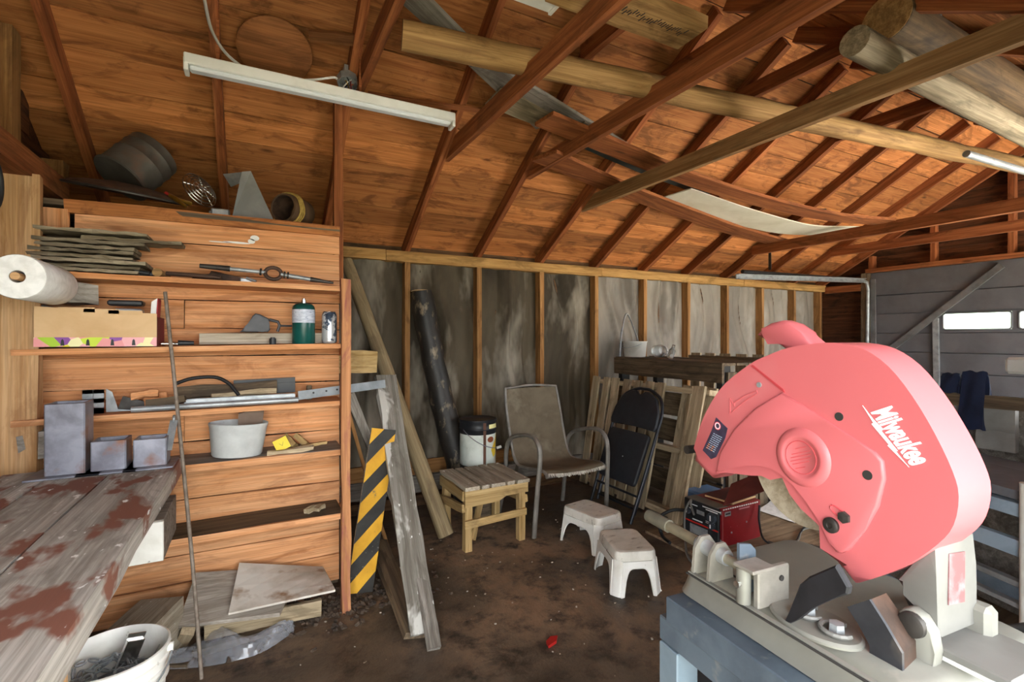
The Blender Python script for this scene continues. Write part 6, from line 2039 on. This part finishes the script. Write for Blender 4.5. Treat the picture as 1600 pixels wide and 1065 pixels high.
# arm casting behind the guard, pivot bracket
apx = [(1400, 905), (1440, 860), (1462, 850), (1463, 900), (1464, 940), (1467, 997), (1452, 975), (1432, 954), (1416, 948), (1421, 930)]
B().prism([Q(*g, c=0.012) for g in apx], 0.012, 0.098, PRM, 0.006, 2).done('arm', M_['motor'], saw, smooth=40)
ra, rb = Q(1461, 872, 0.012), Q(1464, 952, 0.012)
A, D = SFM @ V((0.055, *ra)), SFM @ V((0.050, *rb))
B().bar(A - SE * 0.0012, D - SE * 0.0012, 0.034, 0.0015, -SE).done('sticker', mat('red grey sticker', '#7c4a4c', '#8c8486', 25, 0.5), saw, label='worn red and grey sticker')
bpx = [(1404, 955), (1412, 949), (1424, 950), (1442, 964), (1458, 990), (1462, 1022), (1458, 1075), (1425, 1075), (1436, 1030), (1430, 1000)]
B().prism([Q(*g, c=-0.004) for g in bpx], -0.006, 0.012, PRM, 0.003, 2).done('pivot_bracket', M_['alu'], saw, smooth=40)
q = Q(1426, 975, -0.006)
B().lathe([(0.015, -0.002), (0.014, 0.005), (0.010, 0.007), (0.0, 0.007)], SFM @ Matrix.Translation((-0.006, *q)) @ Matrix.Rotation(math.radians(-90), 4, 'Y'), 24).done('pivot_bolt', M_['darksteel'], saw, smooth=40)
q = Q(1456, 1004, 0.012)
zp = q[1]
B().box((0.062, q[0] - 0.030, zp - 0.005), (0.10, 0.085, 0.010), SFM, 0.002).done('rear_ledge', M_['motor'], saw)
B().box((0.062, q[0] - 0.020, (zp - 0.01 + ZT) / 2), (0.098, 0.075, zp - 0.01 - ZT), SFM, 0.004).done('pivot_housing', M_['whitep'], saw)
q2 = Q(1515, 966, 0.10)
B().box((0.100, q2[0] - 0.0, q2[1]), (0.025, 0.05, 0.05), SFM, 0.006).done('far_bracket', M_['alu'], saw)
# motor beyond the guard
B().cyl(SFM @ V((GW + 0.01, c0[0] - 0.02, c0[1])), SFM @ V((GW + 0.13, c0[0] - 0.02, c0[1])), 0.048, 0.045, 28).done('motor', M_['motor'], saw, smooth=40)
# dark chain deflector plate (bent)
f1 = [(1325, 947), (1360, 936), (1385, 975), (1411, 1020), (1413, 1120), (1362, 1120), (1360, 1007), (1343, 975)]
bs_ = mat('scuffed black plate', '#38393d', '#26272b', 8, 0.45, 0.3, alt2='#6a625a', scale2=10, lo2=0.6, hi2=0.8)
B().prism([Q(*g, c=-0.045) for g in f1], -0.047, -0.043, PRM).done('spark_deflector', bs_, saw)
f2 = [(1360, 936), (1385, 926), (1408, 960), (1432, 1000), (1436, 1120), (1413, 1120), (1411, 1020), (1385, 975)]
b = B()
vs = []
va = [V((-0.045, *Q(*g, c=-0.045))) for g in ((1360, 936), (1385, 975), (1411, 1020), (1413, 1120))]
vb = [V((-0.004, *Q(*g, c=-0.004))) for g in ((1385, 926), (1408, 960), (1432, 1000), (1436, 1120))]
for a, d in zip(va, vb):
    vs.append((b.bm.verts.new(a), b.bm.verts.new(d)))
fs = [b.bm.faces.new((vs[i][0], vs[i][1], vs[i + 1][1], vs[i + 1][0])) for i in range(3)]
b.bm.transform(SFM)
shell(b.bm, fs, 0.003)
b.done('spark_deflector', M_['rust'], saw)
# fence, vise, crank rod
fpx = [(1223, 976), (1241, 940), (1250, 913), (1265, 900), (1307, 882), (1327, 917), (1325, 928), (1300, 936), (1270, 950), (1246, 968), (1232, 975)]
CF = LZ(1226, 974, ZT).x
B().prism([Q(*g, c=CF) for g in fpx], CF - 0.002, CF + 0.008, PRM, 0.002, 1).done('fence', mat('black burnt steel', '#26262a', '#17171a', 14, 0.55, 0.3, alt2='#6a5038', scale2=14, lo2=0.64, hi2=0.74), saw)
q = LZ(1272, 975, ZT)
VM = SFM @ Matrix.Translation((q.x, q.y, ZT))
B().lathe([(0.050, 0), (0.050, 0.003), (0.047, 0.006), (0.0, 0.006)], VM @ Matrix.Diagonal((0.8, 1.2, 1, 1)), 36).done('swivel_plate', M_['alu'], saw, smooth=40)
for (dx, dy) in ((0.0, -0.03), (0.005, 0.012)):
    B().cyl(VM @ V((dx, dy, 0.004)), VM @ V((dx, dy, 0.018)), 0.010, 0.009, 6).done('bolt', M_['galv'], saw)
    B().tube([VM @ V((dx + 0.018 * math.cos(a), dy + 0.018 * math.sin(a), 0.010)) for a in [k * math.pi / 8 for k in range(13)]], 0.003, 6).done('slot_rim', M_['motor'], saw)
ZRD = ZT + 0.040
ra, rb, rc = LZ(1014, 805, ZRD + 0.0), LZ(1090, 846, ZRD), LZ(1178, 897, ZRD)
B().cyl(SFM @ ra, SFM @ rb, 0.009, n=16).done('crank_handle', mat('dull brass grey handle', '#857d68', '#6c6555', 20, 0.5, 0.4), saw, smooth=40)
B().cyl(SFM @ ra, SFM @ ra.lerp(rb, 0.45), 0.0115, n=16).done('grip', mat('dark grip', '#5c584c', '#46433a', 20, 0.6), saw, smooth=40)
B().cyl(SFM @ rb, SFM @ rc, 0.0075, n=16).done('vise_rod', mat('dusty steel rod', '#9c9888', '#86826f', 20, 0.5, 0.4), saw, smooth=40)
bk_ = rb.lerp(rc, 0.30)
for dy in (-0.012, 0.020):
    B().prism([(-0.026, ZT), (0.026, ZT), (0.022, ZRD + 0.002), (0.009, ZRD + 0.018), (-0.009, ZRD + 0.018), (-0.022, ZRD + 0.002)], 0, 0.005, SFM @ Matrix.Translation((bk_.x, bk_.y + dy, 0)) @ Matrix.Rotation(math.radians(90), 4, 'X')).done('rod_bracket', mat('bracket steel', '#8d897f', '#77736a', 16, 0.5, 0.2), saw)
B().cyl(SFM @ V((bk_.x, bk_.y - 0.03, ZRD)), SFM @ V((bk_.x, bk_.y + 0.03, ZRD)), 0.012, n=16).done('nut', M_['galv'], saw, smooth=40)
jw = LZ(1188, 905, ZRD)
vm = mat('dusty vise steel', '#86827a', '#6f6b63', 16, 0.55, 0.2)
B().box((jw.x + 0.022, jw.y - 0.0, ZT + 0.028), (0.062, 0.010, 0.055), SFM, 0.002).done('vise_jaw', vm, saw)
B().cyl(SFM @ V((jw.x - 0.012, jw.y + 0.018, ZT + 0.002)), SFM @ V((jw.x - 0.012, jw.y + 0.018, ZT + 0.052)), 0.010, n=20).done('jaw_post', M_['alu'], saw, smooth=40)
B().box((jw.x + 0.0, jw.y + 0.010, ZT + 0.055), (0.045, 0.035, 0.005), SFM, 0.001).done('jaw_cap', vm, saw)
B().cyl(SFM @ V((jw.x - 0.026, jw.y + 0.018, ZT + 0.030)), SFM @ V((jw.x - 0.021, jw.y + 0.018, ZT + 0.030)), 0.005, n=12).done('screw', M_['chrome'], saw)
B().cyl(SFM @ V((jw.x + 0.035, jw.y - 0.007, ZT + 0.038)), SFM @ V((jw.x + 0.035, jw.y - 0.005, ZT + 0.038)), 0.004, n=12).done('hole', slotm, saw)
tb = LZ(1163, 872, ZRD + 0.01)
B().prism([(-0.015, ZT), (0.018, ZT), (0.018, ZRD + 0.022), (0.008, ZRD + 0.032), (-0.015, ZRD + 0.036)], 0, 0.005, SFM @ Matrix.Translation((tb.x, tb.y, 0)) @ Matrix.Rotation(math.radians(90), 4, 'X')).done('upright_tab', M_['slate'], saw)

# stand
sd = thing('saw_stand', 'blue grey welded steel stand carrying the chop saw', 'stand', SFM @ V((0.07, 0, 0)))
n1 = LZ(1040, 931, ZB - 0.002)
n2 = LZ(1030, 957, ZB - 0.047)
B().box(((n1.x + CFR + 0.03) / 2, (n1.y - 0.40) / 2, ZB - 0.024), (CFR + 0.03 - n1.x, n1.y + 0.40, 0.044), SFM, 0.002).done('top_plate', M_['slate'], sd)
for x in (n2.x + 0.02, CFR + 0.04):
    B().box((x, (n2.y - 0.42) / 2, ZB - 0.07), (0.04, n2.y + 0.42, 0.042), SFM, 0.002).done('top_rail', M_['slate'], sd)
for y in (n2.y - 0.02, -0.40):
    B().box(((n2.x + CFR) / 2 + 0.03, y, ZB - 0.0715), (CFR - n2.x - 0.02, 0.04, 0.040), SFM, 0.002).done('cross_rail', M_['slate'], sd)
legm = mat('scraped blue grey steel', '#7a8a96', '#687884', 8, 0.45, 0.3, alt2='#e6ecee', scale2=7, lo2=0.62, hi2=0.70)
for x in (n2.x + 0.02, CFR + 0.04):
    for y in (n2.y - 0.025, -0.40):
        B().box((x, y, (ZB - 0.092) / 2), (0.045, 0.045, ZB - 0.092), SFM, 0.002).done('leg', legm, sd)
B().box(((n2.x + CFR) / 2 + 0.03, (n2.y - 0.42) / 2, 0.28), (CFR - n2.x + 0.05, n2.y + 0.40, 0.02), SFM, 0.002).done('lower_shelf', M_['slate'], sd)
# machine on the stand's shelf
mc = thing('portable_compressor', 'black machine with red trim and a yellow cap inside the saw stand', 'machine', SFM @ V((0.07, 0.05, 0.29)))
cxm = (n2.x + CFR) / 2 + 0.03
B().box((cxm, -0.02, 0.515), (0.22, 0.40, 0.44), SFM, 0.02, 3).done('body', M_['black'], mc, smooth=40)
B().box((cxm - 0.002, -0.02, 0.745), (0.23, 0.41, 0.02), SFM, 0.004).done('red_trim', mat('red machine trim', '#a02228', None, rough=0.4), mc)
B().cyl(SFM @ V((cxm - 0.05, 0.08, 0.755)), SFM @ V((cxm - 0.05, 0.08, 0.785)), 0.035, 0.03, 24).done('yellow_cap', mat('yellow cap', '#c8922a', None, rough=0.5), mc, smooth=40)
B().box((cxm + 0.0, -0.02, 0.762), (0.04, 0.3, 0.012), SFM, 0.003).done('handle', M_['black'], mc)
# blue bars behind the saw
for (pa, pb, w, lab) in (((1225, 874), (1300, 905), 0.035, 'short blue grey steel bar behind the saw vise'), ((1262, 862), (1330, 880), 0.045, 'flat grey steel bar crossing behind the blue bar')):
    q0, q1 = P(*pa, Z=0.78), P(*pb, Z=0.78)
    o = B().bar(q0, q1 + (q1 - q0) * 0.5, w, 0.03, (0, 0, 1), 0.002).done('steel_bar', M_['slate'] if w < 0.04 else M_['darksteel'], sd)  # loose steel bars, only parented to the stand, nothing built under them

# ================================================================== RACK AND BENCH AT RIGHT
RD = V((0.351, 0.945, 0)).normalized()
RN = V((RD.y, -RD.x, 0))
rk = thing('steel_rack', 'blue grey steel bar rack with a grey board top behind the saw', 'rack', (2.4, 0.9, 0))
R0 = V((2.30, 0.727, 0))
RFM = Matrix.Translation(R0) @ Matrix((RD, -RN, V((0, 0, 1)))).transposed().to_4x4()


def rackz(px, py):
    """height of a point on the rack's front plane"""
    r = P(px, py, d=1.0) - CAM
    k = (R0 - CAM).dot(RN) / r.dot(RN)
    q = RFM.inverted() @ (CAM + r * k)
    return q.x, q.z


y0r, y1r = -0.75, 0.60
for (px0, py0, h, m, nm) in ((1560, 786, 0.045, 'bluesteel', 'rail'), (1556, 842, 0.055, 'bluesteel', 'rail'), (1550, 893, 0.020, 'galv', 'thin_rail'), (1550, 925, 0.016, 'galv', 'thin_rail'), (1560, 1008, 0.07, 'bluesteel', 'rail')):
    x_, z_ = rackz(px0, py0)
    B().box(((y0r + y1r) / 2, 0, z_), (y1r - y0r, 0.03, h), RFM, 0.002).done(nm, M_[m], rk)
    if h > 0.04:
        B().box(((y0r + y1r) / 2, -0.46, z_), (y1r - y0r, 0.03, h), RFM, 0.002).done(nm, M_[m], rk)
ztop = rackz(1560, 770)[1]
for xx in (y0r + 0.03, 0.16, y1r - 0.03):
    for yy in (-0.03, -0.44):
        B().box((xx, yy, (ztop - 0.01) / 2), (0.035, 0.025, ztop - 0.01), RFM, 0.002).done('upright', M_['darksteel'], rk)
for yy in (-0.07, -0.22, -0.37):
    lumber('top_board', RFM @ V((y0r, yy, ztop + 0.012)), RFM @ V((y1r, yy, ztop + 0.012)), 0.15, 0.03, mat('grey painted board', '#6e7076', '#5c5e63', 5, 0.7), rk, (0, 0, 1))
B().box(((y0r + y1r) / 2, -0.24, 0.16), (y1r - y0r, 0.40, 0.02), RFM, 0.002).done('lower_board', M_['darkwood'], rk)
# panels and rail behind
b0 = P(1440, 616, X=2.98)
ln = thing('grey_foam_panel', 'pair of grey creased foam panels standing under the brown rail', 'panel', (2.9, 1.0, ztop))
b1 = P(1600, 626, X=2.98)
RB = V((2.98, b1.y, b1.z - 0.02))
o = lumber('brown_rail', V((2.96, b0.y + 0.25, b0.z - 0.01)), V((2.96, b1.y - 0.5, b1.z - 0.01)), 0.055, 0.04, M_['darkwood'], None, (1, 0, 0))
tag(o, 'brown wooden rail running behind the saw toward the right', 'rail')
gf = mat('grey foam', '#a09d97', '#8a8782', 5, 0.95, bump=0.2)
zt_ = b0.z - 0.035
for (ya, yb_) in ((P(1452, 650, X=3.02).y, P(1508, 650, X=3.02).y), (P(1530, 650, X=3.02).y, P(1592, 650, X=3.02).y)):
    def foam(u, v, ya=ya, yb_=yb_):
        return V((3.02 + 0.02 * math.exp(-((v - 0.45) / 0.06) ** 2) * (1 - abs(u - 0.5)), ya + (yb_ - ya) * u, ztop + 0.03 + (zt_ - ztop - 0.03) * v))
    B().grid(foam, 10, 14, 0.04).done('foam_block', gf, ln, smooth=50)
B().box((3.10, 0.95, (zt_ + 0.0) / 2), (0.03, 1.6, zt_), None).done('backing_board', M_['grey'], ln)
for y in (0.2, 1.68):
    lumber('leg', (3.10, y, 0), (3.10, y, zt_), 0.06, 0.04, M_['darkwood'], ln, (1, 0, 0))
jn = thing('navy_jeans', 'navy cloth trousers draped over the brown rail behind the saw', 'trousers', (2.95, 1.2, 0.9))


def cloth(path, w, name):
    b = B()
    pts = smooth([V(p) for p in path], 4)

    def fn(u, v):
        i = min(int(v * (len(pts) - 1)), len(pts) - 2)
        q = pts[i].lerp(pts[i + 1], v * (len(pts) - 1) - i)
        return q + V((0.010 * math.sin(u * 7 + v * 5), w * (u - 0.5) * (1 - 0.15 * math.sin(3 * v)), 0.004 * math.sin(u * 11)))
    b.grid(fn, 8, len(pts) - 1, 0.014)
    return b.done(name, M_['denim'], jn, smooth=60)


c1 = P(1520, 600, X=2.94)
rz = b0.z + 0.03
cloth([(2.925, c1.y + 0.01, ztop + 0.12), (2.925, c1.y + 0.01, rz - 0.12), (2.93, c1.y, rz), (2.96, c1.y, rz + 0.10), (3.0, c1.y, rz + 0.03), (3.01, c1.y, rz - 0.02)], 0.10, 'leg')
c2 = P(1482, 600, X=2.94)
cloth([(2.93, c2.y, rz - 0.005), (2.94, c2.y, rz + 0.05), (2.97, c2.y, rz + 0.085), (3.0, c2.y, rz + 0.0)], 0.075, 'leg')
q = P(1592, 571, X=3.05)
o = B().box((3.05, q.y - 0.06, q.z), (0.06, 0.20, 0.075), None, 0.012).bar((3.05, q.y - 0.06, b0.z + 0.0), (3.05, q.y - 0.06, q.z - 0.03), 0.03, 0.02, (1, 0, 0)).done('white_sign', M_['white'], None, M=Matrix.Translation((3.05, q.y, q.z - 0.04)))
tag(o, 'white plastic handle piece standing above the brown rail', 'handle piece')
q = P(1597, 880, d=1.62)
o = B().cyl((q.x + 0.012, q.y - 0.012, 0), (q.x + 0.012, q.y - 0.012, rackz(1595, 760)[1] + 0.02), 0.022, n=18).done('white_pipe', M_['whitep'], None, M=Matrix.Translation((q.x, q.y, 0)), smooth=40)
tag(o, 'pale upright plastic pipe standing before the steel rack', 'pipe')
pts = [SFM @ V((0.11, -0.16, ZT + 0.03)), P(1545, 985, d=1.0), P(1580, 984, d=1.1), P(1640, 975, d=1.25)]
o = B().tube(pts, 0.012, 10, sub=6).done('saw_cable', M_['rubber'], None, M=Matrix.Translation(pts[0]), smooth=60)
tag(o, 'thick dark saw cable running off toward the rack', 'cable')
